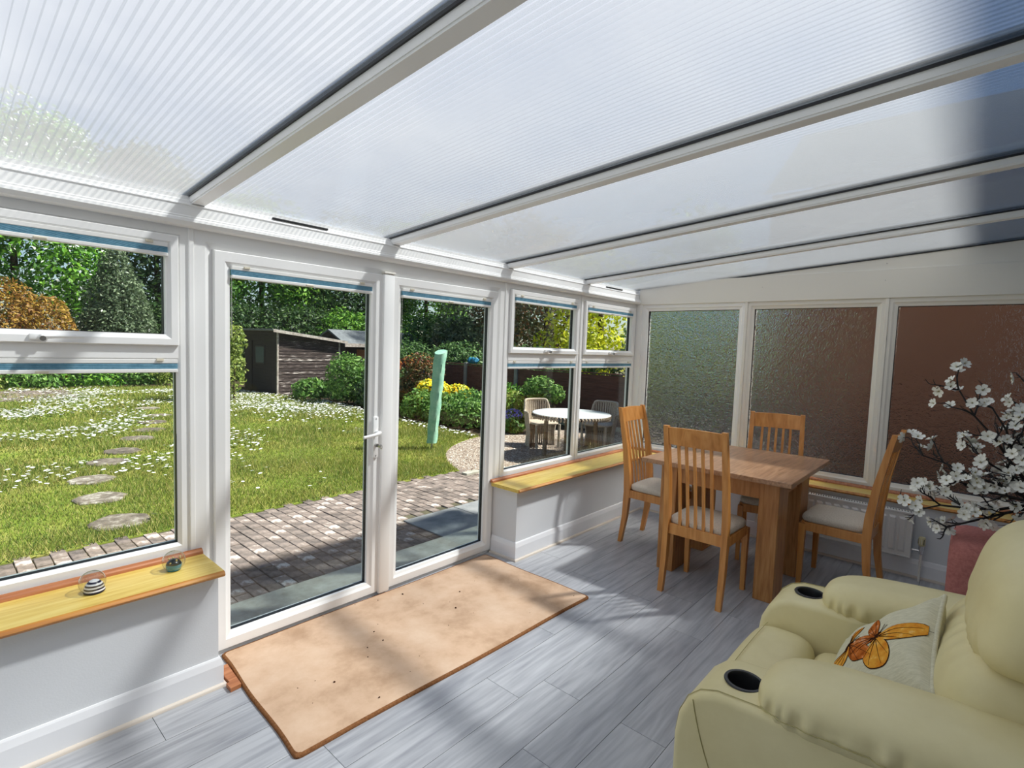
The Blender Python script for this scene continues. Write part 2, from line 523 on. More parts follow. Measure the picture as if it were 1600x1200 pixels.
        for p in vs_:
            k = sum(abs(q) ** w for q, w in zip(p, ee))
            # normalise along the ray with mixed exponents
            lo, hi = 0.3, 1.0
            for _ in range(18):
                mid = (lo + hi) / 2
                if sum(abs(q * mid) ** w for q, w in zip(p, ee)) > 1:
                    hi = mid
                else:
                    lo = mid
            u = Vector(p) * lo
            w = Vector((c[0] + u.x * h[0], c[1] + u.y * h[1], c[2] + u.z * h[2]))
            if fn:
                w = fn(u, w)
            out.append(w)
        return self.add(out, fs_)

    def mesh(self, name, smooth=0.0, weld=False):
        me = bpy.data.meshes.new(name)
        me.from_pydata([tuple(p) for p in self.v], [], self.f)
        bm = bmesh.new()
        bm.from_mesh(me)
        if weld:
            bmesh.ops.remove_doubles(bm, verts=bm.verts, dist=1e-5)
        bmesh.ops.recalc_face_normals(bm, faces=bm.faces)
        bm.to_mesh(me)
        bm.free()
        if smooth:
            me.polygons.foreach_set('use_smooth', [True] * len(me.polygons))
            if smooth < 180:
                me.set_sharp_from_angle(angle=math.radians(smooth))
        return me

    def build(self, name, mat, parent=None, smooth=0.0, weld=False):
        me = self.mesh(name, smooth, weld)
        me.materials.append(mat)
        return link(name, me, parent)

def link(name, data, parent=None):
    o = bpy.data.objects.new(name, data)
    COL.objects.link(o)
    if parent is not None:
        o.parent = parent
        o.matrix_parent_inverse = Matrix.Identity(4)
    return o

def tag(o, label=None, cat=None, group=None, kind=None):
    if label: o['label'] = label
    if cat: o['category'] = cat
    if group: o['group'] = group
    if kind: o['kind'] = kind
    return o

def empty(name, loc=(0, 0, 0), rz=0.0, label=None, cat=None, group=None, kind=None):
    o = bpy.data.objects.new(name, None)
    o.empty_display_size = 0.1
    COL.objects.link(o)
    o.location = loc
    o.rotation_euler = (0, 0, rz)
    return tag(o, label, cat, group, kind)

def copy_tree(o, parent=None):
    c = o.copy()
    COL.objects.link(c)
    if parent is not None:
        c.parent = parent
    for ch in list(o.children):
        copy_tree(ch, c)
    return c

def fastmesh(name, verts, faces, mat, parent=None, smooth=False):
    """numpy verts (n,3), faces (m,k) all of one size"""
    me = bpy.data.meshes.new(name)
    n, m, k = len(verts), len(faces), faces.shape[1]
    me.vertices.add(n)
    me.vertices.foreach_set('co', verts.astype(np.float32).ravel())
    me.loops.add(m * k)
    me.loops.foreach_set('vertex_index', faces.astype(np.int32).ravel())
    me.polygons.add(m)
    me.polygons.foreach_set('loop_start', np.arange(0, m * k, k, dtype=np.int32))
    me.polygons.foreach_set('loop_total', np.full(m, k, dtype=np.int32))
    if smooth:
        me.polygons.foreach_set('use_smooth', np.ones(m, dtype=bool))
    me.update(calc_edges=True)
    me.materials.append(mat)
    return link(name, me, parent)

def settle(root):
    """parts were modelled in world coordinates: keep them there under a root placed at the thing's base"""
    inv = (Matrix.Translation(root.location) @ root.rotation_euler.to_matrix().to_4x4()).inverted()
    for ch in root.children:
        ch.matrix_parent_inverse = inv
    return root

# ================================================================== THE CONSERVATORY SHELL
GY = 2.73          # inner face of the garden-side frames
FX = 5.02          # inner face of the end-wall frames
XL = -1.30         # left end wall
HY = -1.30         # house wall
SLOPE = math.tan(math.radians(4.46))
def zr(y):         # underside of the roof sheets
    return 2.219 + (2.676 - y) * SLOPE

def PG(a, z, d):   # garden wall: along x, depth into the room
    return (a, GY - d, z)
def PF(a, z, d):   # end wall: along y, depth into the room
    return (FX - d, a, z)

# ---- floor with its planks
floor = MB().box(XL - 0.1, FX + 0.08, HY - 0.1, 2.80, -0.30, -0.010).build('floor', SUBF)
tag(floor, 'grey wood-effect laminate floor of long planks', 'floor', kind='structure')
PW = 0.2055
row_y = 1.652 - 14 * PW - PW
r = 0
rng = random.Random(3)
y0 = HY - 0.2
k0 = math.floor((HY - 1.652) / PW)
for k in range(k0, 6):
    ya, yb = 1.652 + k * PW, 1.652 + (k + 1) * PW
    ya, yb = max(ya, HY - 0.05), min(yb, 2.74)
    if yb - ya < 0.02:
        continue
    x = XL - rng.uniform(0.1, 1.2)
    while x < FX:
        xe = x + 1.285
        a, b = max(x, XL - 0.05), min(xe, FX + 0.0)
        if b - a > 0.05:
            MB().box(-(b - a) / 2, (b - a) / 2, -(yb - ya) / 2 + 0.0012, (yb - ya) / 2 - 0.0012, -0.010, 0.0).build('plank', PLANK, floor).location = ((a + b) / 2 + 0.0, (ya + yb) / 2, 0)
        x = xe + 0.0022

# ---- dwarf walls
def dwarf(name, x0, x1, y0, y1, label):
    o = MB().box(x0, x1, y0, y1, -0.02, 0.530).build(name, WALLP)
    return tag(o, label, 'wall', kind='structure')
dwarf('wall_garden_left', XL, 0.862, 2.480, 2.815, 'pale grey painted dwarf wall under the window beside the doors')
dwarf('wall_garden_right', 2.900, FX + 0.08, 2.480, 2.815, 'pale grey painted dwarf wall under the pair of garden windows')
dwarf('wall_end', 4.815, FX + 0.08, HY, 2.480, 'grey painted dwarf wall under the patterned windows')
o = MB().box(XL - 0.12, XL, HY, 2.815, -0.02, 2.6).build('wall_left', WALLP)
tag(o, 'plain painted end wall of the room', 'wall', kind='structure')
# the house the room leans on: its upper storey shades the back of the roof
o = MB().box(-7.0, 9.0, HY - 0.30, HY, -0.30, 4.85).build('wall_house', HOUSEP)
tag(o, 'tall rendered house wall the lean-to is built against', 'wall', kind='structure')
o = MB().box(-7.2, 9.2, HY - 5.0, HY + 0.20, 4.85, 5.02).build('trim_house_eaves', UPVC)
tag(o, 'white eaves board of the house above the lean-to', 'trim', kind='structure')

# ---- skirting boards
SKP = [(0, 0.0), (0.016, 0.0), (0.016, 0.100), (0.009, 0.128), (0.005, 0.135), (0, 0.135)]
QUAD = [(0.016, 0.0), (0.030, 0.0), (0.029, 0.007), (0.025, 0.012), (0.020, 0.015), (0.016, 0.016)]
def skirt(name, path, label):
    o = MB().sweep(path, SKP).build(name, SKIRT)
    tag(o, label, 'skirting', kind='structure')
    MB().sweep(path, QUAD).build('beading', BEADM, o, smooth=40)
skirt('baseboard_garden_left', [(0.862, 2.72), (0.862, 2.480), (XL, 2.480)][::-1][::-1] and [(XL, 2.480), (0.862, 2.480), (0.862, 2.72)][::-1], 'white skirting board beside the left end of the doormat')
skirt('baseboard_garden_right', [(4.815, HY), (4.815, 2.480), (2.900, 2.480), (2.900, 2.72)], 'white skirting board running behind the dining table into the corner')

# ---- window sills with bead
def sill(name, pts, ext_axis, label, bead):
    pass
NOSE = lambda s: [(0.0, 0.524), (0.0, 0.552), (0.275, 0.552), (0.286, 0.548), (0.290, 0.538), (0.286, 0.528), (0.275, 0.524)]
def sill_x(name, x0, x1, label):
    prof = [(2.700, 0.526), (2.700, 0.552), (2.428, 0.552)]
    edge = [(2.428, 0.552), (2.418, 0.549), (2.412, 0.539), (2.418, 0.529), (2.428, 0.526)]
    o = MB().prism([(x0, y, z) for y, z in prof + [(2.428, 0.526)]], (x1 - x0, 0, 0)).build(name, SILLW)
    tag(o, label, 'window sill', kind='structure')
    MB().prism([(x0, y, z) for y, z in edge], (x1 - x0, 0, 0)).build('nosing', SILLE, o, smooth=50)
    MB().prism([(x0, y, z) for y, z in [(2.712, 0.552), (2.684, 0.552), (2.686, 0.562), (2.693, 0.570), (2.703, 0.574), (2.712, 0.574)]], (x1 - x0 - 0.0, 0, 0)).build('bead', BEADR, o, smooth=50)
sill_x('trim_sill_left', XL, 0.868, 'golden wooden sill carrying the glass paperweights')
sill_x('trim_sill_right', 2.852, 4.80, 'golden wooden sill under the pair of garden windows')
ya, yb = HY, 2.700
o = MB().prism([(x, ya, z) for x, z in [(5.0, 0.526), (5.0, 0.552), (4.792, 0.552), (4.792, 0.526)]], (0, yb - ya, 0)).build('trim_sill_end', SILLY)
tag(o, 'golden wooden sill above the radiator', 'window sill', kind='structure')
MB().prism([(x, ya, z) for x, z in [(4.792, 0.552), (4.782, 0.549), (4.776, 0.539), (4.782, 0.529), (4.792, 0.526)]], (0, 2.43 - ya, 0)).build('nosing', SILLE, o, smooth=50)
MB().prism([(x, ya, z) for x, z in [(5.01, 0.552), (4.976, 0.552), (4.978, 0.562), (4.985, 0.570), (4.995, 0.574), (5.01, 0.574)]], (0, yb - ya, 0)).build('bead', BEADR, o, smooth=50)

# ---- frames and panes
FRAMEP = [(0, -0.065), (0, 0.0), (0.040, 0.0), (0.054, -0.012), (0.054, -0.065)]
SASHP = [(0, -0.050), (0, 0.014), (0.004, 0.018), (0.030, 0.018), (0.044, 0.006), (0.050, 0.004), (0.050, -0.050)]
DFRAMEP = [(0, -0.075), (0, 0.004), (0.052, 0.004), (0.088, -0.012), (0.088, -0.075)]
LEAFP = [(0, -0.055), (0, 0.010), (0.004, 0.014), (0.048, 0.014), (0.062, 0.004), (0.076, -0.002), (0.076, -0.055)]

def glazing(P, parent, a0, a1, z0, z1, mat=GLASS, dep=-0.030, sub=None):
    """gasket and pane in an opening"""
    g = MB().frame(P, a0 - 0.002, a1 + 0.002, z0 - 0.002, z1 + 0.002, [(0, dep - 0.014), (0, dep + 0.012), (0.0045, dep + 0.010), (0.0045, dep - 0.014)])
    g.build('gasket', BLACKR, parent)
    b = MB()
    lo, hi = P(a0, z0, dep - 0.004), P(a1, z1, dep + 0.004)
    b.box(min(lo[0], hi[0]), max(lo[0], hi[0]), min(lo[1], hi[1]), max(lo[1], hi[1]), z0, z1)
    b.build('pane', mat, parent)

def window_handle(P, parent, a, z, d):
    """cockspur handle with its key button"""
    m = MB()
    x, y, zz = P(a, z, d)
    m.box(x - 0.035, x + 0.020, y - 0.012, y + 0.010, zz - 0.012, zz + 0.012, 0.004)
    m.tube([(x - 0.0, y - 0.012, zz), (x + 0.0, y - 0.034, zz + 0.002), (x + 0.05, y - 0.036, zz + 0.004), (x + 0.125, y - 0.030, zz + 0.004)], [0.011, 0.010, 0.008, 0.006], 8)
    h = m.build('handle', UPVC, parent, smooth=40)
    k = MB()
    k.tube([(x, y - 0.030, zz - 0.004), (x, y - 0.046, zz - 0.006)], 0.010, 10)
    k.build('lock_button', STEEL, h, smooth=40)

def garden_window(num, x0, x1, label):
    w = empty('window_%d' % num, ((x0 + x1) / 2, GY, 0.565), label=label, cat='window', kind='structure')
    z0, z1 = 0.560, 2.070
    MB().frame(PG, x0, x1, z0, z1, FRAMEP).build('frame', UPVC, w)
    tr = MB()
    tr.add([PG(a, z, d) for a in (x0 + 0.05, x1 - 0.05) for z, d in [(1.462, -0.065), (1.462, -0.012), (1.476, 0.0), (1.530, 0.0), (1.540, -0.010), (1.540, -0.065)]],
           [(0, 6, 7, 1), (1, 7, 8, 2), (2, 8, 9, 3), (3, 9, 10, 4), (4, 10, 11, 5), (5, 11, 6, 0), (0, 1, 2, 3, 4, 5), (11, 10, 9, 8, 7, 6)])
    tr.build('transom', UPVC, w)
    s = MB().frame(PG, x0 + 0.050, x1 - 0.050, 1.532, 2.022, SASHP).build('sash', UPVC, w)
    glazing(PG, s, x0 + 0.100, x1 - 0.100, 1.582, 1.972)
    window_handle(PG, s, (x0 + x1) / 2, 1.556, 0.018)
    glazing(PG, w, x0 + 0.054, x1 - 0.054, 0.614, 1.462)
    settle(w)
    return w

def bar_along(m, x0, x1, y0, y1, z0, z1, bev=0.003):
    return m.box(x0, x1, y0, y1, z0, z1, bev)

def blind(x0, x1, ztop, yin, label):
    """pleated blind folded up under its head rail"""
    b = empty('pleated_blind', ((x0 + x1) / 2, yin, ztop - 0.07), label=label, cat='blind', group='pleated blinds folded up at the window heads')
    MB().box(x0, x1, yin - 0.008, yin + 0.014, ztop - 0.018, ztop, 0.002).build('head_rail', BLINDW, b)
    n = 7
    fm = MB()
    zz_ = [ztop - 0.018 - i * 0.0018 for i in range(2 * n + 1)]
    poly = [(yin - 0.007 + (0.0022 if i % 2 == 0 else 0.0), z) for i, z in enumerate(zz_)] + [(yin + 0.012, zz_[-1]), (yin + 0.012, zz_[0])]
    fm.prism([(x0 + 0.001, y, z) for y, z in poly], (x1 - x0 - 0.002, 0, 0))
    fm.build('pleated_fabric', BLINDB, b)
    zb = ztop - 0.018 - n * 0.0036
    MB().box(x0, x1, yin - 0.010, yin + 0.014, zb - 0.016, zb, 0.003).build('bottom_rail', BLINDW, b)
    mid = (x0 + x1) / 2
    MB().box(mid - 0.02, mid + 0.02, yin - 0.018, yin - 0.009, zb - 0.013, zb - 0.005, 0.002).build('pull_tab', BLINDT, b)
    for xx in (x0 + 0.07, x1 - 0.07):
        MB().box(xx - 0.014, xx + 0.014, yin - 0.014, yin - 0.007, ztop - 0.008, ztop + 0.002, 0.001).build('bracket', BLINDT, b)
    for xx in (x0 + 0.004, x1 - 0.004):       # tension cords down the glass
        MB().tube([(xx, yin + 0.004, zb), (xx, yin + 0.004, zb - (0.26 if ztop > 1.8 and ztop < 2.0 and x1 - x0 > 0.79 else 0.30))], 0.0009, 4).build('cord', BLINDW, b)
    return settle(b)

WL = [(-0.205, 0.834, 'white window with a top opener above the paperweight sill'),
      (2.977, 3.990, 'white garden window next to the French doors'),
      (3.990, 5.005, 'white garden window in the corner by the patterned glass')]
for i, (a, b, lab) in enumerate(WL):
    garden_window(i + 1, a, b, lab)
garden_window(7, -1.245, -0.205, 'white garden window nearest the end wall')
# cover strips on the couplings
for k, (xa, xb) in enumerate(((0.826, 0.848), (2.962, 2.982), (3.980, 4.000))):
    o = MB().box(xa, xb, GY - 0.010, GY + 0.06, 0.552 if k else 0.552, 2.07, 0.003).build('trim_coupling_%d' % (k + 1), UPVC)
    tag(o, ['white cover strip between the paperweight window and the French doors', 'white cover strip between the French doors and the garden window', 'white cover strip between the two garden windows'][k], 'cover strip', kind='structure')
blind(-0.105, 0.742, 1.984, GY - 0.012, 'blue pleated blind on the top opener above the paperweights')
blind(-0.150, 0.782, 1.470, GY + 0.008, 'blue pleated blind on the lower pane above the paperweights')
blind(3.075, 3.892, 1.984, GY - 0.012, 'blue pleated blind on the top opener next to the French doors')
blind(3.030, 3.936, 1.470, GY + 0.008, 'blue pleated blind on the lower pane next to the French doors')
blind(4.088, 4.906, 1.984, GY - 0.012, 'blue pleated blind on the top opener in the corner')
blind(4.044, 4.950, 1.470, GY + 0.008, 'blue pleated blind on the lower pane in the corner')

# ---- French doors
dr = empty('door_1', (1.905, GY, 0), label='white French doors with two full glass leaves onto the garden', cat='door', kind='structure')
MB().frame(PG, 0.844, 2.966, -0.064, 2.070, DFRAMEP).build('frame', UPVC, dr)
leaves = []
for a0, a1 in ((0.930, 1.868), (1.934, 2.880)):
    lf = MB().frame(PG, a0, a1, 0.022, 1.986, LEAFP).build('leaf', UPVC, dr)
    leaves.append(lf)
    glazing(PG, lf, a0 + 0.076, a1 - 0.076, 0.098, 1.910)
MB().box(1.862, 1.940, GY - 0.034, GY - 0.006, 0.012, 1.992, 0.010).build('meeting_stile', UPVC, dr, smooth=40)
MB().box(1.860, 1.942, GY - 0.037, GY - 0.006, 1.992, 2.004, 0.003).build('stile_cap', UPVC_CREAM, dr)
hx, hy = 1.826, GY - 0.014
h = MB().box(hx - 0.018, hx + 0.018, hy - 0.012, hy, 0.880, 1.130, 0.004).build('handle_plate', UPVC, leaves[0], smooth=40)
MB().tube([(hx, hy - 0.010, 1.035), (hx + 0.004, hy - 0.050, 1.037), (hx - 0.012, hy - 0.060, 1.036), (hx - 0.045, hy - 0.060, 1.028), (hx - 0.112, hy - 0.055, 1.020)], [0.011, 0.011, 0.0115, 0.010, 0.009], 10).build('lever', UPVC, leaves[0], smooth=60)
MB().lathe([(0.0, 0), (0.010, 0), (0.010, 0.018), (0, 0.018)], (0, 0, 0), 12).tube([(0, 0, -0.006), (0, -0.0, -0.008)], 0.009, 8).build('lock_cylinder', STEEL, leaves[0]).matrix_local = Matrix.Translation((hx, hy - 0.028, 0.958)) @ Matrix.Rotation(-PI / 2, 4, 'X')
MB().box(hx - 0.003, hx + 0.004, hy - 0.060, hy - 0.020, 0.948, 0.962, 0.002).tube([(hx, hy - 0.066 + 0.012 * math.cos(t), 0.955 + 0.012 * math.sin(t)) for t in np.linspace(0, 2 * PI, 13)], 0.0025, 5).build('key', STEEL, leaves[0])
for zz in (0.892, 1.118):
    MB().tube([(hx, hy - 0.013, zz), (hx, hy - 0.0105, zz)], 0.004, 8).build('screw', STEEL, leaves[0])
settle(dr)
blind(1.008, 1.792, 1.922, GY - 0.008, 'blue pleated blind on the French door leaf with the handle')
blind(2.012, 2.802, 1.922, GY - 0.008, 'blue pleated blind on the French door leaf next to the window')

# ---- end wall: patterned windows
mull = [2.672, 1.628, 0.575, -0.478, HY]
labs = ['patterned glass window in the garden corner with greenery behind', 'patterned glass window behind the dining table',
        'patterned glass window behind the white blossom branches', 'patterned glass window nearest the house wall']
for i in range(4):
    b, a = mull[i], mull[i + 1]
    w = empty('window_%d' % (i + 3 + 1 if i < 3 else 8), (FX, (a + b) / 2, 0.565), label=labs[i], cat='window', kind='structure')
    MB().frame(PF, a, b, 0.560, 2.066, [(0, -0.065), (0, 0.0), (0.034, 0.0), (0.046, -0.008), (0.066, -0.014), (0.066, -0.065)]).build('frame', UPVC_CREAM if i else UPVC, w)
    glazing(PF, w, a + 0.066, b - 0.066, 0.628, 2.000, OBSC, -0.038)
    settle(w)
for k, yy in enumerate(mull[1:4]):
    o = MB().box(FX - 0.010, FX + 0.05, yy - 0.012, yy + 0.012, 0.552, 2.066, 0.003).build('trim_mullion_%d' % (k + 1), UPVC_CREAM)
    tag(o, ['cream cover strip between the corner and middle patterned windows', 'cream cover strip beside the leaning chair back', 'cream cover strip behind the blossom branches'][k], 'cover strip', kind='structure')
o = MB().box(FX - 0.012, FX + 0.08, 2.665, 2.815, 0.545, 2.215, 0.004).build('trim_corner_post', UPVC)
tag(o, 'white corner post between the garden windows and patterned windows', 'post', kind='structure')
o = MB().box(FX - 0.016, FX + 0.06, HY, 2.70, 2.064, 2.286, 0.002).build('trim_fascia_lower', UPVC_CREAM)
tag(o, 'cream board above the patterned windows', 'fascia', kind='structure')
ys = 2.676 - (2.283 - 2.219) / SLOPE
o = MB().prism([(FX - 0.006, HY, 2.284), (FX - 0.006, ys, 2.284), (FX - 0.006, HY, zr(HY))], (0.06, 0, 0)).build('trim_fascia_upper', UPVC_CREAM)
tag(o, 'cream tapering board between the fascia and the sloping roof', 'fascia', kind='structure')
for yy, zz in ((0.60, 2.33), (0.60, 2.20), (1.5, 2.19), (-0.5, 2.2)):
    MB().tube([(FX - 0.019, yy, zz), (FX - 0.005, yy, zz)], 0.003, 8).build('screw_head', STEEL, o)

# ---- eaves beam moulding
EP = [(2.735, 2.066), (2.702, 2.066), (2.690, 2.072), (2.682, 2.088), (2.684, 2.100), (2.694, 2.106), (2.694, 2.112), (2.700, 2.116), (2.704, 2.160),
      (2.700, 2.164), (2.702, 2.170), (2.712, 2.174), (2.714, 2.186), (2.722, 2.190), (2.722, 2.206), (2.830, 2.216), (2.830, 2.066)]
o = MB().prism([(XL, y, z) for y, z in EP], (FX - 0.012 - XL, 0, 0)).build('trim_eaves_moulding', UPVC, smooth=35)
tag(o, 'white stepped eaves moulding above the doors and garden windows', 'moulding', kind='structure')
for k, (xa, xb) in enumerate(((1.20, 1.50), (4.36, 4.66))):
    v = MB().box(xa, xb, 2.704, 2.718, 2.178, 2.188, 0.002).build('vent', BLACKR, o)
# gutter outside
GP = [(2.832, 2.205), (2.832, 2.115), (2.850, 2.100), (2.915, 2.100), (2.935, 2.120), (2.935, 2.205), (2.927, 2.205), (2.927, 2.124), (2.912, 2.108), (2.853, 2.108), (2.840, 2.118), (2.840, 2.205)]
o = MB().prism([(XL - 0.1, y, z) for y, z in GP], (5.16 - XL + 0.1, 0, 0)).build('trim_gutter', UPVC)
tag(o, 'white gutter along the outside of the eaves', 'gutter', kind='structure')

# ---- roof
roof = empty('ceiling', (0, 0, 2.2), label='sloping roof of ribbed clear polycarbonate sheets between white bars', cat='roof', kind='structure')
BX = [-1.26, -0.215, 0.862, 1.950, 2.998, 4.055, 5.075]
RY0, RY1 = HY, 2.93
TH = 0.018
def slope_box(m, x0, x1, ya, yb, lo, hi):
    """box following the roof slope, lo/hi measured from the underside of the sheets"""
    return m.add([(x0, ya, zr(ya) + lo), (x1, ya, zr(ya) + lo), (x1, yb, zr(yb) + lo), (x0, yb, zr(yb) + lo),
                  (x0, ya, zr(ya) + hi), (x1, ya, zr(ya) + hi), (x1, yb, zr(yb) + hi), (x0, yb, zr(yb) + hi)],
                 [(0, 3, 2, 1), (4, 5, 6, 7), (0, 1, 5, 4), (1, 2, 6, 5), (2, 3, 7, 6), (3, 0, 4, 7)])
for i in range(len(BX) - 1):
    xa, xb = BX[i] + 0.004, BX[i + 1] - 0.004
    m = MB().add([(xa, RY0, zr(RY0)), (xb, RY0, zr(RY0)), (xb, RY1, zr(RY1)), (xa, RY1, zr(RY1))], [(0, 1, 2, 3)])
    pn = m.build('roof_panel', POLYL, roof)
    m = MB().add([(xa, RY0, zr(RY0) + TH), (xb, RY0, zr(RY0) + TH), (xb, RY1, zr(RY1) + TH), (xa, RY1, zr(RY1) + TH)], [(0, 1, 2, 3)])
    m.build('upper_skin', POLYU, pn)
    rb = MB()
    x = xa + 0.012
    while x < xb:
        rb.add([(x, RY0, zr(RY0) + 0.0004), (x, RY1, zr(RY1) + 0.0004), (x, RY1, zr(RY1) + TH - 0.0004), (x, RY0, zr(RY0) + TH - 0.0004)], [(0, 1, 2, 3)])
        x += 0.024
    tag(rb.build('ribs', POLYR, pn), kind='stuff')
for x in BX[:-1] + [5.045]:
    m = slope_box(MB(), x - 0.030, x + 0.030, RY0, 2.735, -0.036, -0.001)
    bar = m.build('roof_bar', UPVC, roof)
    slope_box(MB(), x - 0.027, x + 0.027, RY0, 2.735, -0.044, -0.036).build('cover_cap', UPVC, bar)
    slope_box(MB(), x - 0.036, x - 0.030, RY0, 2.735, -0.010, -0.001).build('gasket', BLACKR, bar)
    slope_box(MB(), x - 0.030, x + 0.030, RY0, 2.95, TH, TH + 0.014).build('outer_cap', UPVC, bar)
settle(roof)
o = MB().box(5.05, 5.16, HY, 2.95, 2.02, 2.2).build('trim_verge_board', UPVC)
o.data.vertices.foreach_set('co', np.array([(v.co.x, v.co.y, (zr(v.co.y) + 0.03) if v.co.z > 2.1 else zr(v.co.y) - 0.16) for v in o.data.vertices], dtype=np.float32).ravel())
tag(o, 'white verge board along the outer edge of the roof', 'verge board', kind='structure')

# ================================================================== INSIDE
# ---- doormat
mt = empty('doormat', (1.85, 2.22, 0), label='long beige carpet mat with brown bound edge inside the French doors', cat='mat')
cr = [Vector((0.896, 1.812)), Vector((2.800, 1.752)), Vector((2.806, 2.694)), Vector((0.952, 2.712))]
def mat_outline(inset, n=26):
    pts = []
    c = sum(cr, Vector((0, 0))) / 4
    for i in range(4):
        a, b = cr[i], cr[(i + 1) % 4]
        L = (b - a).length
        d = (b - a) / L
        nrm = Vector((-d.y, d.x))
        e = (cr[i - 1] - a).normalized()
        for q in (0.0, 0.25, 0.5, 0.75):      # rounded corner
            p_, r_ = a + e * 0.028, a + d * 0.028
            pts.append(p_ * (1 - q) ** 2 + a * 2 * q * (1 - q) + r_ * q * q + (d + e) * inset)
        for k in range(n):
            t = 0.028 / L + (k / n) * (1 - 0.066 / L)
            w = 0.004 * math.sin(9 * t + i * 2.3) * min(1, 8 * t, 8 * (1 - t))
            pts.append(a + (b - a) * t + nrm * (inset + w))
    return pts
def ring_mesh(loops):
    m = MB()
    n = len(loops[0])
    vs_ = [p for lp in loops for p in lp]
    fs_ = []
    for k in range(len(loops) - 1):
        for i in range(n):
            j = (i + 1) % n
            fs_.append((k * n + i, k * n + j, (k + 1) * n + j, (k + 1) * n + i))
    m.add(vs_, fs_)
    return m
lp = [[(p.x, p.y, z) for p in mat_outline(ins)] for ins, z in ((0.0, 0.0), (-0.001, 0.008), (0.004, 0.013), (0.012, 0.014))]
ring_mesh(lp).build('bound_edge', MATE, mt, smooth=60)
top = MB()
po = [(p.x, p.y, 0.0135) for p in mat_outline(0.008)]
top.add(po, [tuple(range(len(po)))])
top.build('pile', MATM, mt)
crumbs = MB()
for _ in range(26):
    u, v = random.random(), random.random()
    q = cr[0] * (1 - u) * (1 - v) + cr[1] * u * (1 - v) + cr[2] * u * v + cr[3] * (1 - u) * v
    s = random.choice([0.002, 0.002, 0.003, 0.005])
    crumbs.rbox((q.x, q.y, 0.014 + s * 0.4), (s, s * random.uniform(0.6, 1.6), s * 0.6), 2.2, 2)
tag(crumbs.build('crumbs', W_DK, mt), kind='stuff')
settle(mt)
w = MB().prism([(0.894, 2.590, 0.001), (0.939, 2.590, 0.001), (0.926, 2.392, 0.001), (0.880, 2.388, 0.001), (0.880, 2.440, 0.001), (0.894, 2.440, 0.001)], (0, 0, 0.018)).build('door_wedge', BEADR)
tag(w, 'small reddish wooden wedge at the left edge of the doormat', 'wedge')

# ---- glass paperweights on the sill
def paperweight(x, y, r, kind, label):
    z0 = 0.5523
    o = empty('glass_paperweight', (x, y, z0), label=label, cat='paperweight', group='round glass paperweights on the sill')
    prof = [(0.0, 0.0), (r * 0.45, 0.0)] + [(r * math.sin(t), r * 0.92 - r * 0.98 * math.cos(t)) for t in np.linspace(0.52, PI - 0.001, 18)]
    prof = [(a, max(0.0, b)) for a, b in prof]
    MB().lathe(prof, (x, y, z0), 32).build('glass_ball', PWGL, o, smooth=60, weld=True)
    if kind == 'swirl':
        navy, white = plain('paperweight_navy', srgb(18, 20, 54), 0.3), plain('paperweight_white', srgb(230, 232, 240), 0.3)
        for i in range(8):
            t0, t1 = i / 8, (i + 1) / 8
            f = lambda t: (r * 0.78 * math.sqrt(max(0.0, 1 - t * t)), 0.004 + r * 1.05 * t)
            MB().lathe([f(t0), f((t0 + t1) / 2), f(t1 - 1e-4)], (x + r * 0.12, y - r * 0.1, z0), 24).build('swirl_band', navy if i % 2 == 0 else white, o, smooth=60)
    else:
        blue, dark, gold = plain('paperweight_teal', srgb(40, 140, 178), 0.3), plain('paperweight_dark', srgb(14, 26, 30), 0.3), plain('paperweight_gold', srgb(200, 178, 110), 0.3)
        MB().lathe([(0, 0.003), (r * 0.60, 0.003), (r * 0.68, r * 0.60), (0, r * 0.66)], (x, y, z0), 24).build('teal_base', blue, o, smooth=50)
        MB().lathe([(0, r * 0.60), (r * 0.66, r * 0.60), (r * 0.58, r * 0.82), (r * 0.34, r * 1.05), (0, r * 1.12)], (x, y, z0), 24).build('dark_dome', dark, o, smooth=50)
        for k in range(9):
            a, b = random.uniform(0, 6.28), random.uniform(0.3, 0.62)
            MB().rbox((x + r * b * math.cos(a), y + r * b * math.sin(a), z0 + r * random.uniform(0.8, 1.4)), (r * 0.10,) * 3, 2, 3).build('bubble', gold, o, smooth=60)
    return settle(o)
paperweight(0.430, 2.565, 0.045, 'swirl', 'glass paperweight with a navy and white swirl inside')
paperweight(0.716, 2.578, 0.045, 'dome', 'glass paperweight with a teal base and gold bubbles inside')
paperweight(0.118, 2.560, 0.044, 'dome', 'glass paperweight on the sill half out of the picture')

# ---- radiator on the end wall
ra = empty('radiator', (4.76, 0.77, 0.15), label='white panel radiator under the end wall sill', cat='radiator')
ya, yb, za, zb, xf = 0.285, 1.345, 0.165, 0.490, 4.722
prof = []
n_fl = 17
pitch = (yb - ya - 0.05) / n_fl
prof.append((xf, ya))
for i in range(n_fl):
    y = ya + 0.025 + i * pitch
    prof += [(xf, y + 0.10 * pitch), (xf - 0.009, y + 0.26 * pitch), (xf - 0.009, y + 0.74 * pitch), (xf, y + 0.90 * pitch)]
prof.append((xf, yb))
m = MB()
nn = len(prof)
zs = [za, za + 0.028, za + 0.042, zb - 0.055, zb - 0.040, zb - 0.012]
for k, z in enumerate(zs):
    flat = k in (0, 1, 4, 5)
    m.v += [(xf if flat else x, y, z) for x, y in prof]
for k in range(len(zs) - 1):
    m.f += [(k * nn + i, k * nn + i + 1, (k + 1) * nn + i + 1, (k + 1) * nn + i) for i in range(nn - 1)]
m.build('front_panel', RADM, ra)
MB().box(xf + 0.004, 4.790, ya + 0.004, yb - 0.004, za + 0.004, zb - 0.02).build('convector_body', RADD, ra)
for y in (ya, yb):
    MB().box(xf - 0.003, 4.795, y - 0.004, y + 0.004, za - 0.004, zb, 0.002).build('side_panel', RADM, ra)
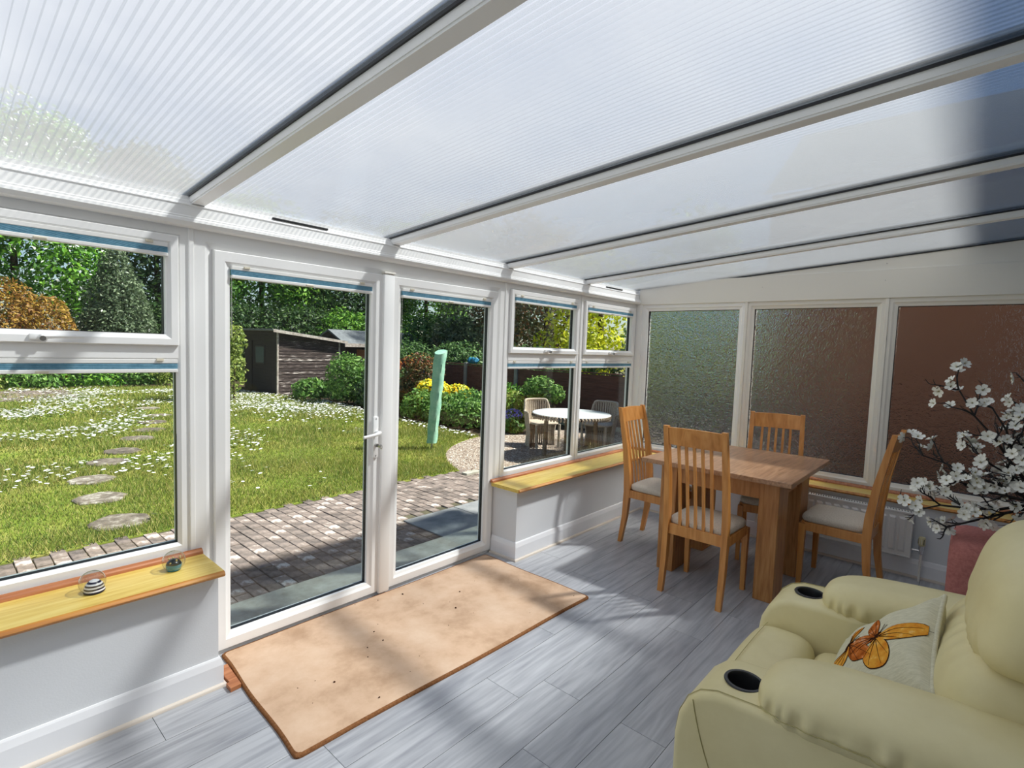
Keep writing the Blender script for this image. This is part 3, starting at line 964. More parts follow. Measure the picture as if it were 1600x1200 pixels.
MB().box(xf - 0.004, xf + 0.004, ya - 0.004, yb + 0.004, za - 0.006, za + 0.006, 0.002).box(xf - 0.004, xf + 0.006, ya - 0.004, yb + 0.004, zb - 0.014, zb, 0.002).build('rim', RADM, ra)
g = MB().box(xf + 0.004, xf + 0.014, ya, yb, zb - 0.004, zb).box(4.780, 4.790, ya, yb, zb - 0.004, zb).build('top_grille', RADM, ra)
y = ya + 0.006
bars = MB()
while y < yb:
    bars.obox((xf + 0.042, y, zb - 0.003), (0.030, 0.004, 0), (0, 0.0042, 0), (0, 0, 0.0025))
    y += 0.0175
bars.build('grille_bars', RADM, g)
tv = MB().lathe([(0.0, 0.262), (0.017, 0.262), (0.021, 0.270), (0.021, 0.318), (0.017, 0.326), (0.0, 0.326)], (4.742, 0.222, 0), 16).build('valve_head', plain('valve_cream', srgb(206, 196, 152), 0.5), ra, smooth=40)
for i in range(10):
    t = i * 2 * PI / 10
    MB().tube([(4.742 + 0.0215 * math.cos(t), 0.222 + 0.0215 * math.sin(t), 0.276), (4.742 + 0.0215 * math.cos(t), 0.222 + 0.0215 * math.sin(t), 0.312)], 0.0022, 5).build('grip_ridge', BLACKR if i % 3 == 0 else UPVC_CREAM, tv)
MB().lathe([(0.0, 0.20), (0.011, 0.20), (0.013, 0.215), (0.015, 0.235), (0.018, 0.240), (0.018, 0.262), (0, 0.262)], (4.742, 0.222, 0), 14).tube([(4.742, 0.232, 0.222), (4.748, 0.290, 0.222)], 0.009, 10).build('valve_body', CHROME, ra, smooth=40)
MB().tube([(4.742, 0.222, 0.0), (4.742, 0.222, 0.202)], 0.0075, 10).build('pipe', UPVC_CREAM, ra, smooth=60)
settle(ra)

# ---- dining table
tb = empty('dining_table', (4.03, 1.30, 0), label='square oak table with thick slab legs between the slatted chairs', cat='table')
MB().box(3.490, 4.570, 0.800, 1.800, 0.780, 0.812, 0.004).build('table_top', TABLET, tb)
for x0, x1 in ((3.572, 3.800), (4.135, 4.362)):
    for y0, y1 in ((0.885, 1.005), (1.560, 1.680)):
        MB().box(x0, x1 - 0.004, y0, y1, 0.0, 0.780, 0.004).build('leg', TABLEW, tb)
for y0 in (0.915, 1.625):
    MB().box(3.798, 4.137, y0, y0 + 0.022, 0.655, 0.780, 0.002).build('apron', TABLEW, tb)
for x0 in (3.600, 4.312):
    MB().box(x0, x0 + 0.022, 1.003, 1.562, 0.655, 0.780, 0.002).build('apron', TABLEW, tb)
settle(tb)

# ---- dining chairs (rear legs at y=0, facing +y)
def make_chair():
    c = empty('dining_chair')
    ls = lambda s: [(s * 0.192, -0.035, 0.0), (s * 0.192, 0.000, 0.22), (s * 0.192, 0.012, 0.42), (s * 0.191, 0.006, 0.56), (s * 0.188, -0.022, 0.78), (s * 0.186, -0.062, 0.98), (s * 0.185, -0.092, 1.115)]
    for s in (-1, 1):
        pts = ls(s)
        m = MB()
        wv = [(0.034, 0.030), (0.036, 0.042), (0.037, 0.052), (0.037, 0.050), (0.035, 0.044), (0.033, 0.036), (0.032, 0.030)]
        vs_ = []
        for (x, y, z), (a, b) in zip(pts, wv):
            vs_ += [(x - a / 2, y - b / 2, z), (x + a / 2, y - b / 2, z), (x + a / 2, y + b / 2, z), (x - a / 2, y + b / 2, z)]
        fs_ = [(0, 1, 2, 3), (24, 25, 26, 27)]
        for k in range(6):
            for i in range(4):
                j = (i + 1) % 4
                fs_.append((k * 4 + i, k * 4 + j, k * 4 + 4 + j, k * 4 + 4 + i))
        m.add(vs_, fs_)
        m.build('rear_leg', CHAIRW, c, smooth=30)
        f = MB()
        x = s * 0.196
        f.add([(x - 0.014, 0.374, 0), (x + 0.014, 0.374, 0), (x + 0.014, 0.402, 0), (x - 0.014, 0.402, 0), (x - 0.019, 0.366, 0.43), (x + 0.019, 0.366, 0.43), (x + 0.019, 0.408, 0.43), (x - 0.019, 0.408, 0.43)],
              [(0, 3, 2, 1), (4, 5, 6, 7), (0, 1, 5, 4), (1, 2, 6, 5), (2, 3, 7, 6), (3, 0, 4, 7)])
        f.build('front_leg', CHAIRW, c)
        MB().box(x - 0.011, x + 0.011, 0.03, 0.372, 0.385, 0.445, 0.002).build('side_rail', CHAIRW, c)
    MB().box(-0.180, 0.180, 0.378, 0.400, 0.385, 0.445, 0.002).build('front_rail', CHAIRW, c)
    MB().box(-0.176, 0.176, 0.000, 0.022, 0.385, 0.455, 0.002).build('rear_rail', CHAIRW, c)
    # curved top rail
    def bow(x):
        return -0.018 * (1 - (x / 0.18) ** 2)
    def back(z):
        P = ls(1)
        for k in range(len(P) - 1):
            if P[k][2] <= z <= P[k + 1][2]:
                t = (z - P[k][2]) / (P[k + 1][2] - P[k][2])
                return P[k][1] * (1 - t) + P[k + 1][1] * t
        return P[-1][1]
    m = MB()
    N = 12
    for i in range(N + 1):
        x = -0.170 + 0.340 * i / N
        for z, d in ((0.995, -0.010), (0.995, 0.010), (1.105, 0.010), (1.105, -0.010)):
            m.v.append((x, back(z) + bow(x) + d, z + (0.006 * (1 - (x / 0.17) ** 2) if z > 1.05 else 0)))
    for i in range(N):
        for a in range(4):
            b = (a + 1) % 4
            m.f.append((i * 4 + a, i * 4 + b, i * 4 + 4 + b, i * 4 + 4 + a))
    m.f += [(0, 1, 2, 3), (N * 4, N * 4 + 1, N * 4 + 2, N * 4 + 3)]
    m.build('top_rail', CHAIRW, c, smooth=35)
    for i in range(5):
        x = -0.104 + 0.052 * i
        pts = [(x, back(z) + bow(x) * (z - 0.44) / 0.6 - 0.004 * math.sin((z - 0.44) / 0.58 * PI) + 0.0, z) for z in np.linspace(0.44, 1.003, 9)]
        m = MB()
        for (px, py, pz) in pts:
            m.v += [(px - 0.009, py - 0.006, pz), (px + 0.009, py - 0.006, pz), (px + 0.009, py + 0.006, pz), (px - 0.009, py + 0.006, pz)]
        for k in range(8):
            for a in range(4):
                b = (a + 1) % 4
                m.f.append((k * 4 + a, k * 4 + b, k * 4 + 4 + b, k * 4 + 4 + a))
        m.f += [(0, 1, 2, 3), (32, 33, 34, 35)]
        m.build('slat', CHAIRW, c, smooth=30)
    def seatfn(u, w):
        if w.z > 0.47:
            w.z += 0.012 * (1 - u.x ** 2) * (1 - u.y ** 2)
        k = 1 - 0.05 * (1 - (u.y + 1) / 2)
        w.x *= k
        return w
    MB().rbox((0, 0.212, 0.468), (0.208, 0.196, 0.034), (7, 7, 2.6), 10, seatfn).build('seat_cushion', SEATF, c, smooth=60, weld=True)
    return c
ch = make_chair()
spots = [((3.272, 1.292, 0), -PI / 2, 'slatted beech chair with its back to the armchair at the near side of the table'),
         ((4.035, 2.105, 0), PI, 'slatted beech chair beside the garden windows at the table'),
         ((4.600, 1.200, 0), math.radians(103), 'slatted beech chair between the table and the patterned windows'),
         ((4.245, 0.452, 0), math.radians(-2), 'slatted beech chair in front of the radiator, seen edge on')]
for i, (p, a, lab) in enumerate(spots):
    o = ch if i == 0 else copy_tree(ch)
    o.location = p
    o.rotation_euler = (0, 0, a)
    tag(o, lab, 'chair', 'dining chairs around the oak table')

# ---- red stool and blossom branches
st = empty('upholstered_stool', (3.66, -0.25, 0), label='dusty red upholstered stool mostly hidden behind the cream armchair', cat='stool')
MB().rbox((3.66, -0.245, 0.36), (0.235, 0.300, 0.325), 14, 10).build('upholstered_body', RED, st, smooth=60, weld=True)
for sx, sy in ((-1, 1), (1, 1), (-1, -1), (1, -1)):
    MB().box(3.66 + sx * 0.215 - 0.012, 3.66 + sx * 0.215 + 0.012, -0.245 + sy * 0.302 - 0.010, -0.245 + sy * 0.302 + 0.010, 0.0, 0.27, 0.002).build('leg', BRASS, st)
settle(st)

fl = empty('blossom_branches', (3.64, -0.30, 0.685), label='white artificial cherry blossom on black twigs behind the armchair', cat='artificial flowers')
MB().lathe([(0.0, 0.0), (0.055, 0.0), (0.075, 0.05), (0.080, 0.12), (0.060, 0.19), (0.034, 0.23), (0.042, 0.26), (0.036, 0.26), (0.028, 0.23), (0.0, 0.2)], (3.64, -0.30, 0.685), 24).build('vase', VASE, fl, smooth=50)
def petal_mesh():
    m = MB()
    for k in range(5):
        a = k * 2 * PI / 5
        rows = [(0.0, 0.003), (0.25, 0.0075), (0.55, 0.0130), (0.85, 0.0125), (1.0, 0.0065)]
        o = len(m.v)
        for t, wd in rows:
            rr = 0.003 + 0.030 * t
            zz = 0.010 * t ** 1.3
            for s in (-1, 0, 1):
                x, y = rr, s * wd
                m.v.append((x * math.cos(a) - y * math.sin(a), x * math.sin(a) + y * math.cos(a), zz + (0.003 if s else 0) + (-0.002 if (t == 1.0 and s == 0) else 0)))
        for i in range(4):
            for j in range(2):
                m.f.append((o + i * 3 + j, o + i * 3 + j + 1, o + i * 3 + j + 4, o + i * 3 + j + 3))
    return m
pet = petal_mesh().mesh('blossom', 60)
pet.materials.append(PETAL)
cen = MB()
cen.rbox((0, 0, 0.004), (0.0042, 0.0042, 0.004), 2, 3)
for k in range(7):
    a = k * 0.9
    cen.tube([(0, 0, 0.003), (0.007 * math.cos(a), 0.007 * math.sin(a), 0.016)], 0.0006, 3)
cen = cen.mesh('stamens', 60)
cen.materials.append(PETALC)
twr = random.Random(21)
blooms = []
def twig(p0, p1, r0, depth):
    p0, p1 = Vector(p0), Vector(p1)
    n = 5
    pts = [p0]
    for k in range(1, n + 1):
        t = k / n
        j = Vector((twr.uniform(-1, 1), twr.uniform(-1, 1), twr.uniform(-1, 1))) * (p1 - p0).length * 0.035
        pts.append(p0.lerp(p1, t) + (j if k < n else Vector((0, 0, 0))))
    MB().tube(pts, [r0 * (1 - 0.55 * k / n) for k in range(n + 1)], 6).build('twig', TWIG, fl, smooth=60)
    blooms.append((pts[-1], (pts[-1] - pts[-2]).normalized()))
    if depth > 0:
        for k in range(1, n + 1):
            for rep in range(2 if depth > 1 else 1):
                d = (p1 - p0).normalized()
                s = Vector((twr.uniform(-1, 1), twr.uniform(-1, 1), twr.uniform(-0.5, 0.9)))
                s = (s - d * s.dot(d)).normalized()
                L = (p1 - p0).length * twr.uniform(0.20, 0.42) * (1.1 - 0.4 * k / n)
                L = min(L, 0.24)
                twig(pts[k], pts[k] + (d * 0.75 + s * 0.9).normalized() * L, r0 * 0.55, depth - 1)
    else:
        if (p1 - p0).length > 0.05:
            q = pts[3]
            blooms.append((q + Vector((0, 0, 0.006)), Vector((twr.uniform(-1, 0.3), twr.uniform(-0.5, 1), twr.uniform(-0.2, 1))).normalized()))
base = Vector((3.64, -0.30, 0.90))
tips = [(3.60, 0.075, 1.44), (3.55, 0.195, 1.08), (3.50, 0.185, 0.80), (3.58, -0.06, 1.36), (3.66, -0.20, 1.46), (3.52, 0.07, 0.73), (3.70, -0.36, 1.40), (3.60, -0.02, 1.12), (3.50, 0.05, 0.98), (3.68, -0.55, 1.30), (3.85, -0.2, 1.2), (3.62, -0.16, 1.22)]
for t in tips:
    b0 = base + Vector((twr.uniform(-0.02, 0.02), twr.uniform(-0.02, 0.02), 0))
    twig(b0, t, 0.0085, 2 if (Vector(t) - b0).length > 0.35 else 1)
twr.shuffle(blooms)
for i, (p, d) in enumerate(blooms[:250]):
    d = (d + Vector((-0.75, 0.1, 0.3)) * twr.uniform(0.2, 1.3)).normalized()
    q = d.to_track_quat('Z', 'Y')
    s = twr.uniform(0.75, 1.02)
    if p.x < 3.30 and p.y < 0.02:
        continue
    o = link('blossom', pet, fl)
    o.location = p
    o.rotation_mode = 'QUATERNION'
    o.rotation_quaternion = q
    o.scale = (s, s, s)
    link('stamens', cen, o)
settle(fl)
for ch_ in fl.children:
    pass

# ---- recliner armchair, facing +y
ac = empty('recliner_armchair', (2.03, 0.15, 0), label='cream leather recliner armchair with black cup holders in its arms', cat='armchair')
def cut_hole(o, x, y, r, z0, z1):
    cm = MB().lathe([(0, z0), (r, z0), (r, z1), (0, z1)], (x, y, 0), 28).mesh('cutter', 0, True)
    co = link('cutter', cm)
    md = o.modifiers.new('hole', 'BOOLEAN')
    md.operation = 'DIFFERENCE'
    md.object = co
    md.solver = 'EXACT'
    dg = bpy.context.evaluated_depsgraph_get()
    me = bpy.data.meshes.new_from_object(o.evaluated_get(dg))
    o.modifiers.clear()
    old = o.data
    o.data = me
    bpy.data.meshes.remove(old)
    bpy.data.objects.remove(co)
    me.polygons.foreach_set('use_smooth', [True] * len(me.polygons))
    me.set_sharp_from_angle(angle=math.radians(48))
for s, (xa, xb) in ((-1, (1.500, 1.752)), (1, (2.308, 2.560))):
    # arm body: rounded front, flat top
    pr = [(-0.30, 0.045), (0.565, 0.045), (0.605, 0.075), (0.622, 0.20), (0.622, 0.42), (0.612, 0.490), (0.588, 0.545), (0.552, 0.580), (0.505, 0.598), (0.40, 0.606), (0.10, 0.612), (-0.30, 0.600)]
    bm = bmesh.new()
    va = [bm.verts.new((xa, y, z)) for y, z in pr]
    vb = [bm.verts.new((xb, y, z)) for y, z in pr]
    bm.faces.new(va)
    bm.faces.new(vb[::-1])
    n = len(pr)
    for i in range(n):
        bm.faces.new((va[i], vb[i], vb[(i + 1) % n], va[(i + 1) % n]))
    bmesh.ops.recalc_face_normals(bm, faces=bm.faces)
    side = [e for e in bm.edges if abs(e.verts[0].co.x - e.verts[1].co.x) < 1e-6]
    bmesh.ops.bevel(bm, geom=side, offset=0.022, segments=4, affect='EDGES', profile=0.5)
    arm = MB().bm(bm).build('arm', LEATHER, None, smooth=48)
    cx = (xa + xb) / 2 + s * 0.004
    cut_hole(arm, cx, 0.462, 0.047, 0.52, 0.70)
    arm.parent = ac
    MB().lathe([(0.0, 0.524), (0.042, 0.524), (0.0445, 0.530), (0.0445, 0.600), (0.047, 0.606), (0.055, 0.606), (0.057, 0.603), (0.055, 0.599), (0.0466, 0.598), (0.0466, 0.522), (0.0, 0.5215)], (cx, 0.462, 0), 32).build('cup_holder', CUPB, arm, smooth=40)
    # padded arm top
    def padfn(u, w, s=s):
        f = (u.y + 1) / 2                       # 0 rear .. 1 front
        w.z += 0.030 * (1 - f) - 0.020 * f ** 3
        if u.z < 0.45 and u.z > -0.75 and abs(u.x) > 0.45:
            k = math.exp(-((u.z + 0.15) / 0.34) ** 2) * (0.35 + 0.65 * min(1, (1 - abs(u.y)) * 5))
            w.x += (1 if u.x > 0 else -1) * 0.0085 * k * (math.sin(w.y * 150 + 1.5 * math.sin(w.y * 37)) + 0.5 * math.sin(w.y * 83))
        w.x += s * 0.006 * max(0, -u.z)
        return w
    MB().rbox((cx, 0.055, 0.645), (0.138, 0.355, 0.078), (3.0, 5.5, 2.5), 44, padfn).build('arm_pad', LEATHER, ac, smooth=180, weld=True)
    pad = ac.children[-1]
    for o in ac.children:
        if o.name.startswith('arm_pad') and abs(o.data.vertices[0].co.x - cx) < 0.2:
            pad = o
    side_v = [v.co.copy() for v in pad.data.vertices]
    line = []
    for yv in np.linspace(0.385, -0.26, 34):      # seam under the gathers, following the pad's own surface
        near = [p for p in side_v if abs(p.y - yv) < 0.018 and s * (p.x - cx) > 0.06 and abs(p.z - (0.618 + 0.030 * (0.41 - yv) / 0.71)) < 0.014]
        if near:
            q = max(near, key=lambda p: s * (p.x - cx))
            line.append((q.x + s * 0.0008, yv, 0.618 + 0.030 * (0.41 - yv) / 0.71))
    if len(line) > 3:
        MB().tube(line, 0.0016, 5).build('seam_stitching', STITCH, pad, smooth=60)
    xs = xa - 0.001 if s < 0 else xb + 0.001
    MB().tube([(xs, 0.55 - 0.030 * t, 0.575 - 0.46 * t ** 1.25) for t in np.linspace(0, 1, 16)][:0] + [(xs, 0.566 - 0.10 * t - 0.16 * t * t, 0.555 - 0.50 * t) for t in np.linspace(0, 1, 18)], 0.0016, 5).build('stitching', STITCH, arm, smooth=60)
    ins = xa + 0.022 if s < 0 else xb - 0.022
    MB().tube([(ins, y, z + 0.0008) for y, z in ((0.6225, 0.20), (0.6225, 0.42), (0.6125, 0.491), (0.589, 0.547), (0.5525, 0.582), (0.505, 0.600), (0.40, 0.608), (0.10, 0.614))], 0.0014, 5).build('stitching', STITCH, arm, smooth=60)
def footfn(u, w):
    if u.z > 0:
        w.z += 0.016 * (1 - u.x ** 2) - 0.018 * max(0, u.y) ** 2 - 0.012 * max(0, -u.y) ** 3
    return w
MB().rbox((2.03, 0.508, 0.300), (0.281, 0.122, 0.192), (12, 4.0, 5.5), 16, footfn).build('footrest', LEATHER, ac, smooth=180, weld=True)
MB().tube([(x, 0.572, 0.4965 - 0.0 + 0.010 * (1 - ((x - 2.03) / 0.27) ** 2)) for x in np.linspace(1.79, 2.27, 14)], 0.0012, 5).build('stitching', STITCH, ac)
def seatf(u, w):
    if u.z > 0:
        w.z += 0.018 * (1 - u.x ** 2) * (1 - u.y ** 2)
    return w
MB().rbox((2.03, 0.168, 0.370), (0.281, 0.232, 0.100), (12, 7, 4), 14, seatf).build('seat_cushion', LEATHER, ac, smooth=180, weld=True)
MB().box(1.742, 2.318, -0.28, 0.50, 0.05, 0.28, 0.01).build('base', LEATHER, ac)
for x, y in ((1.56, 0.54), (2.50, 0.54), (1.56, -0.24), (2.50, -0.24)):
    MB().lathe([(0, 0), (0.022, 0), (0.026, 0.046), (0, 0.046)], (x, y, 0), 14).build('foot', BLACKR, ac)
# back: upright shell, lumbar bulge, head pillow
def backfn(u, w):
    f = (u.z + 1) / 2
    w.y += -0.10 * f - 0.06 * f * f
    return w
MB().rbox((2.03, -0.20, 0.700), (0.345, 0.105, 0.390), (6, 4, 6), 20, backfn).build('back_shell', LEATHER, ac, smooth=180, weld=True)
def lumfn(u, w):
    f = (u.z + 1) / 2
    w.y += -0.095 * f
    if u.y > 0:
        w.y += 0.012 * math.sin(u.z * 3.0)
        k = max(0, u.z - 0.45)
        w.y += 0.010 * k * math.sin(w.x * 95)
    w.x += (w.x - 2.03) * 0.05 * f
    return w
MB().rbox((2.03, -0.040, 0.640), (0.330, 0.135, 0.225), (4.5, 2.6, 3.2), 34, lumfn).build('lumbar_cushion', LEATHER, ac, smooth=180, weld=True)
def headfn(u, w):
    f = (u.z + 1) / 2
    w.y += -0.075 * f
    k = max(0, -u.z - 0.15)
    if u.y > 0:
        w.y += 0.016 * k * math.sin(w.x * 88 + 2 * math.sin(w.x * 31))
    w.x += (w.x - 2.03) * 0.07 * (1 - f)
    return w
MB().rbox((2.03, -0.135, 0.960), (0.352, 0.140, 0.170), (3.6, 2.5, 2.8), 36, headfn).build('head_pillow', LEATHER, ac, smooth=180, weld=True)
for s in (-1, 1):
    MB().tube([(2.03 + s * 0.336, -0.10 - 0.11 * t, 0.50 + 0.36 * t) for t in np.linspace(0, 1, 10)], 0.003, 6).build('piping', LEATHER, ac, smooth=60)
settle(ac)

# ---- cushion with butterflies
A = Vector((2.150 - 0.375, -0.005, 0.815 - 0.15))
AB = Vector((0.375, 0.0, 0.150))
BD = Vector((0.125, 0.265, -0.305))
nrm = AB.cross(BD).normalized()
if nrm.y < 0:
    nrm = -nrm
mid = A + AB / 2 + BD / 2 + nrm * 0.045
cu = empty('butterfly_cushion', mid - nrm * 0.06, label='linen cushion printed with orange butterflies on the cream armchair', cat='cushion')
TK = 0.072
def cush(s, t, side=1, off=0.0):
    """point on the cushion face; s,t in -1..1"""
    ps = s * (1 - 0.07 * (1 - t * t) * abs(s) ** 3)
    pt = t * (1 - 0.07 * (1 - s * s) * abs(t) ** 3)
    hgt = TK * (max(0, 1 - s * s) * max(0, 1 - t * t)) ** 0.42
    wr = 0.004 * math.sin(14 * s + 3 * t) * max(0, 1 - abs(t)) * (abs(s) ** 2) + 0.003 * math.sin(9 * t - 4 * s + 1)
    return mid + AB * (ps / 2) + BD * (pt / 2) + nrm * (side * (hgt + (wr if hgt > 0.012 else 0)) + off)
N = 30
for side, nm in ((1, 'front_cover'), (-1, 'back_cover')):
    m = MB()
    for i in range(N + 1):
        for j in range(N + 1):
            m.v.append(cush(-1 + 2 * i / N, -1 + 2 * j / N, side))
    for i in range(N):
        for j in range(N):
            m.f.append((i * (N + 1) + j, (i + 1) * (N + 1) + j, (i + 1) * (N + 1) + j + 1, i * (N + 1) + j + 1))
    m.build(nm, LINEN, cu, smooth=180)
edge = [cush(-1 + 2 * k / 20, -1) for k in range(20)] + [cush(1, -1 + 2 * k / 20) for k in range(20)] + [cush(1 - 2 * k / 20, 1) for k in range(20)] + [cush(-1, 1 - 2 * k / 20) for k in range(21)]
MB().tube(edge, 0.007, 8).build('piped_edge', LINEN, cu, smooth=60)
def patch(poly, mat, name, off, n=7):
    """flat print: polygon in (s,t) laid on the cushion face, fan of rings so that it follows the curve"""
    c = Vector((sum(p[0] for p in poly) / len(poly), sum(p[1] for p in poly) / len(poly)))
    m = MB()
    k = len(poly)
    for r_ in range(n + 1):
        f = r_ / n
        for p in poly:
            q = c.lerp(Vector(p), f)
            q = Vector((min(0.97, max(-0.97, q.x)), min(0.97, max(-0.97, q.y))))
            m.v.append(cush(q.x, q.y, 1, off))
    for r_ in range(n):
        for i in range(k):
            j = (i + 1) % k
            m.f.append((r_ * k + i, r_ * k + j, (r_ + 1) * k + j, (r_ + 1) * k + i))
    return m.build(name, mat, cu, smooth=180)
def smooth_poly(pts, n=4):
    out = []
    k = len(pts)
    for i in range(k):
        p0, p1, p2, p3 = (Vector(pts[(i + d) % k]) for d in (-1, 0, 1, 2))
        for a in range(n):
            t = a / n
            out.append(0.5 * ((2 * p1) + (p2 - p0) * t + (2 * p0 - 5 * p1 + 4 * p2 - p3) * t * t + (3 * p1 - p0 - 3 * p2 + p3) * t ** 3))
    return [tuple(p) for p in out]
def butterfly(cx, cy, ang, sc, wings):
    ca, sa = math.cos(ang), math.sin(ang)
    T = lambda p: (cx + sc * (p[0] * ca - p[1] * sa), cy + sc * (p[0] * sa + p[1] * ca))
    for poly, mt_, veins in wings:
        w2 = [T(p) for p in smooth_poly(poly)]
        cc = Vector((sum(p[0] for p in w2) / len(w2), sum(p[1] for p in w2) / len(w2)))
        patch([tuple(cc + (Vector(p) - cc) * 1.06) for p in w2], W_DK, 'wing_outline', 0.0012)
        wg = patch(w2, mt_, 'wing_print', 0.0018)
        for v in veins:
            pts = [cush(*T((v[0][0] + (v[1][0] - v[0][0]) * t, v[0][1] + (v[1][1] - v[0][1]) * t)), 1, 0.0022) for t in np.linspace(0, 1, 8)]
            MB().tube(pts, [0.0012 * (1 - 0.6 * k / 7) for k in range(8)], 4).build('wing_vein', W_DK, wg)
    body = [T((0.0, -0.16 + 0.32 * t)) for t in np.linspace(0, 1, 6)]
    MB().tube([cush(p[0], p[1], 1, 0.001) for p in body], [0.002, 0.004, 0.005, 0.004, 0.003, 0.001], 6).build('body_print', W_DK, cu, smooth=60)
    for s in (-1, 1):
        MB().tube([cush(*T((s * 0.05 * t, -0.16 - 0.18 * t)), 1, 0.002) for t in np.linspace(0, 1, 5)], 0.0008, 4).build('antenna_print', W_DK, cu)
up = [(0.02, -0.04), (0.22, -0.34), (0.52, -0.62), (0.86, -0.74), (0.80, -0.46), (0.66, -0.18), (0.34, -0.02)]
lo = [(0.02, 0.02), (0.34, 0.02), (0.60, 0.22), (0.66, 0.50), (0.46, 0.66), (0.20, 0.56), (0.08, 0.30)]
flip = lambda P: [(-a, b) for a, b in P]
vu = [((0.04, -0.05), (0.78, -0.66)), ((0.05, -0.04), (0.74, -0.34)), ((0.05, -0.03), (0.60, -0.14))]
vl = [((0.04, 0.03), (0.58, 0.24)), ((0.04, 0.04), (0.60, 0.48)), ((0.04, 0.05), (0.40, 0.62)), ((0.04, 0.05), (0.18, 0.52))]
fv = lambda V: [((-a[0], a[1]), (-b[0], b[1])) for a, b in V]
sq = lambda P, k: [(a * k, b) for a, b in P]
sv = lambda V, k: [((a[0] * k, a[1]), (b[0] * k, b[1])) for a, b in V]
half = lambda P, k: [(a * k, b * k) for a, b in P]
hv = lambda V, k: [((a[0] * k, a[1] * k), (b[0] * k, b[1] * k)) for a, b in V]
butterfly(0.12, -0.22, math.radians(55), 0.78, [(flip(up), W_OR, fv(vu)), (flip(lo), W_OR, fv(vl)), (half(up, 0.62), W_RU, hv(vu, 0.62)), (half(lo, 0.85), W_RU, hv(vl, 0.85))])
butterfly(0.22, 0.36, math.radians(10), 0.72, [(flip(up), W_RU, fv(vu)), (flip(lo), W_OR, fv(vl)), (half(up, 0.5), W_OR, hv(vu, 0.5))])
settle(cu)

# ================================================================== THE GARDEN
G = -0.15          # garden ground level
gr = MB().box(-30, 34, 2.80, 60, G - 0.5, G - 0.035).box(5.1, 34, -30, 2.80, G - 0.5, G - 0.035).build('ground', SOIL)
tag(gr, 'dark bare soil of the garden beds', 'soil', kind='structure')

# ---- step, slabs and block paving
o = MB().box(-1.4, 5.10, 2.815, 3.430, G - 0.03, G + 0.045, 0.006).build('step', CONC)
tag(o, 'pale concrete plinth step outside the French doors', 'step', kind='structure')
pav = MB().box(-2.6, 5.05, 3.430, 5.30, G - 0.035, G - 0.012).build('patio', SAND)
tag(pav, 'block paved patio between the doors and the lawn', 'paving', kind='structure')
for i in range(3):
    for j in range(1):
        MB().box(3.10 + i * 0.66, 3.10 + i * 0.66 + 0.65, 3.435, 4.10, G - 0.012, G + 0.004, 0.003).build('slab', SLAB, pav)
bmesh_brick = MB().box(-0.048, 0.048, -0.098, 0.098, -0.030, 0.0, 0.005).mesh('brick')
bmesh_brick.materials.append(PAVER)
cells = []
x = -2.55
c = 0
while x < 5.0:
    y = 3.485 - (0.10 if c % 2 else 0.0)
    while y < 5.32:
        if not (x > 3.04 and y < 4.20) and 3.44 < y < 5.30:
            cells.append((x + 0.05, y + 0.03))
        y += 0.2045
    x += 0.1025
    c += 1
def seen(p):
    a = math.atan2(p[1], p[0])
    return 0.74 < a < 1.52
cells.sort(key=lambda p: (not seen(p), math.hypot(p[0], p[1])))
prg = random.Random(5)
for p in cells[:300]:
    o = link('brick', bmesh_brick, pav)
    o.location = (p[0], p[1], G + prg.uniform(-0.003, 0.003))
    o.rotation_euler = (prg.uniform(-0.015, 0.015), prg.uniform(-0.015, 0.015), prg.uniform(-0.02, 0.02))
rest = MB()
for p in cells[300:]:
    z = G + prg.uniform(-0.003, 0.003)
    rest.box(p[0] - 0.048, p[0] + 0.048, p[1] - 0.098, p[1] + 0.098, z - 0.03, z)
tag(rest.build('bricks', PAVERS2, pav), kind='stuff')

# ---- gravel circle
GC, GRAD = (7.5, 4.35), 2.74
m = MB()
pts = [(GC[0] + GRAD * math.cos(t), GC[1] + GRAD * math.sin(t), G - 0.004) for t in np.linspace(0, 2 * PI, 72, endpoint=False)]
m.add(pts, [tuple(range(72))])
gv = m.build('gravel', GRAVEL)
tag(gv, 'round gravel seating area under the garden table', 'gravel', kind='structure')
n = 9000
t = RNG.uniform(0, 2 * PI, n)
rr = GRAD * np.sqrt(RNG.uniform(0, 1, n))
px, py = GC[0] + rr * np.cos(t), GC[1] + rr * np.sin(t)
ok = (py > 2.9) | (px > 5.3)
px, py = px[ok], py[ok]
n = len(px)
s = RNG.uniform(0.008, 0.020, n)
oc = np.array([(1, 0, 0), (-1, 0, 0), (0, 1, 0), (0, -1, 0), (0, 0, 1), (0, 0, -1)], float)
of = np.array([(0, 2, 4), (2, 1, 4), (1, 3, 4), (3, 0, 4)])
ang = RNG.uniform(0, 2 * PI, n)
V = np.zeros((n, 6, 3))
for k in range(6):
    ax, ay, az = oc[k]
    V[:, k, 0] = px + s * (ax * np.cos(ang) - ay * np.sin(ang))
    V[:, k, 1] = py + s * 0.7 * (ax * np.sin(ang) + ay * np.cos(ang))
    V[:, k, 2] = G + s * 0.45 * az
Fc = (of[None] + 6 * np.arange(n)[:, None, None]).reshape(-1, 3)
tag(fastmesh('pebbles', V.reshape(-1, 3), Fc, PEBBLE, gv), kind='stuff')
o = MB().box(4.80, 5.06, 5.00, 5.10, G - 0.02, G + 0.03, 0.005).build('kerb_stone', CONC)
tag(o, 'pale kerb stone between the patio corner and the gravel', 'kerb stone')

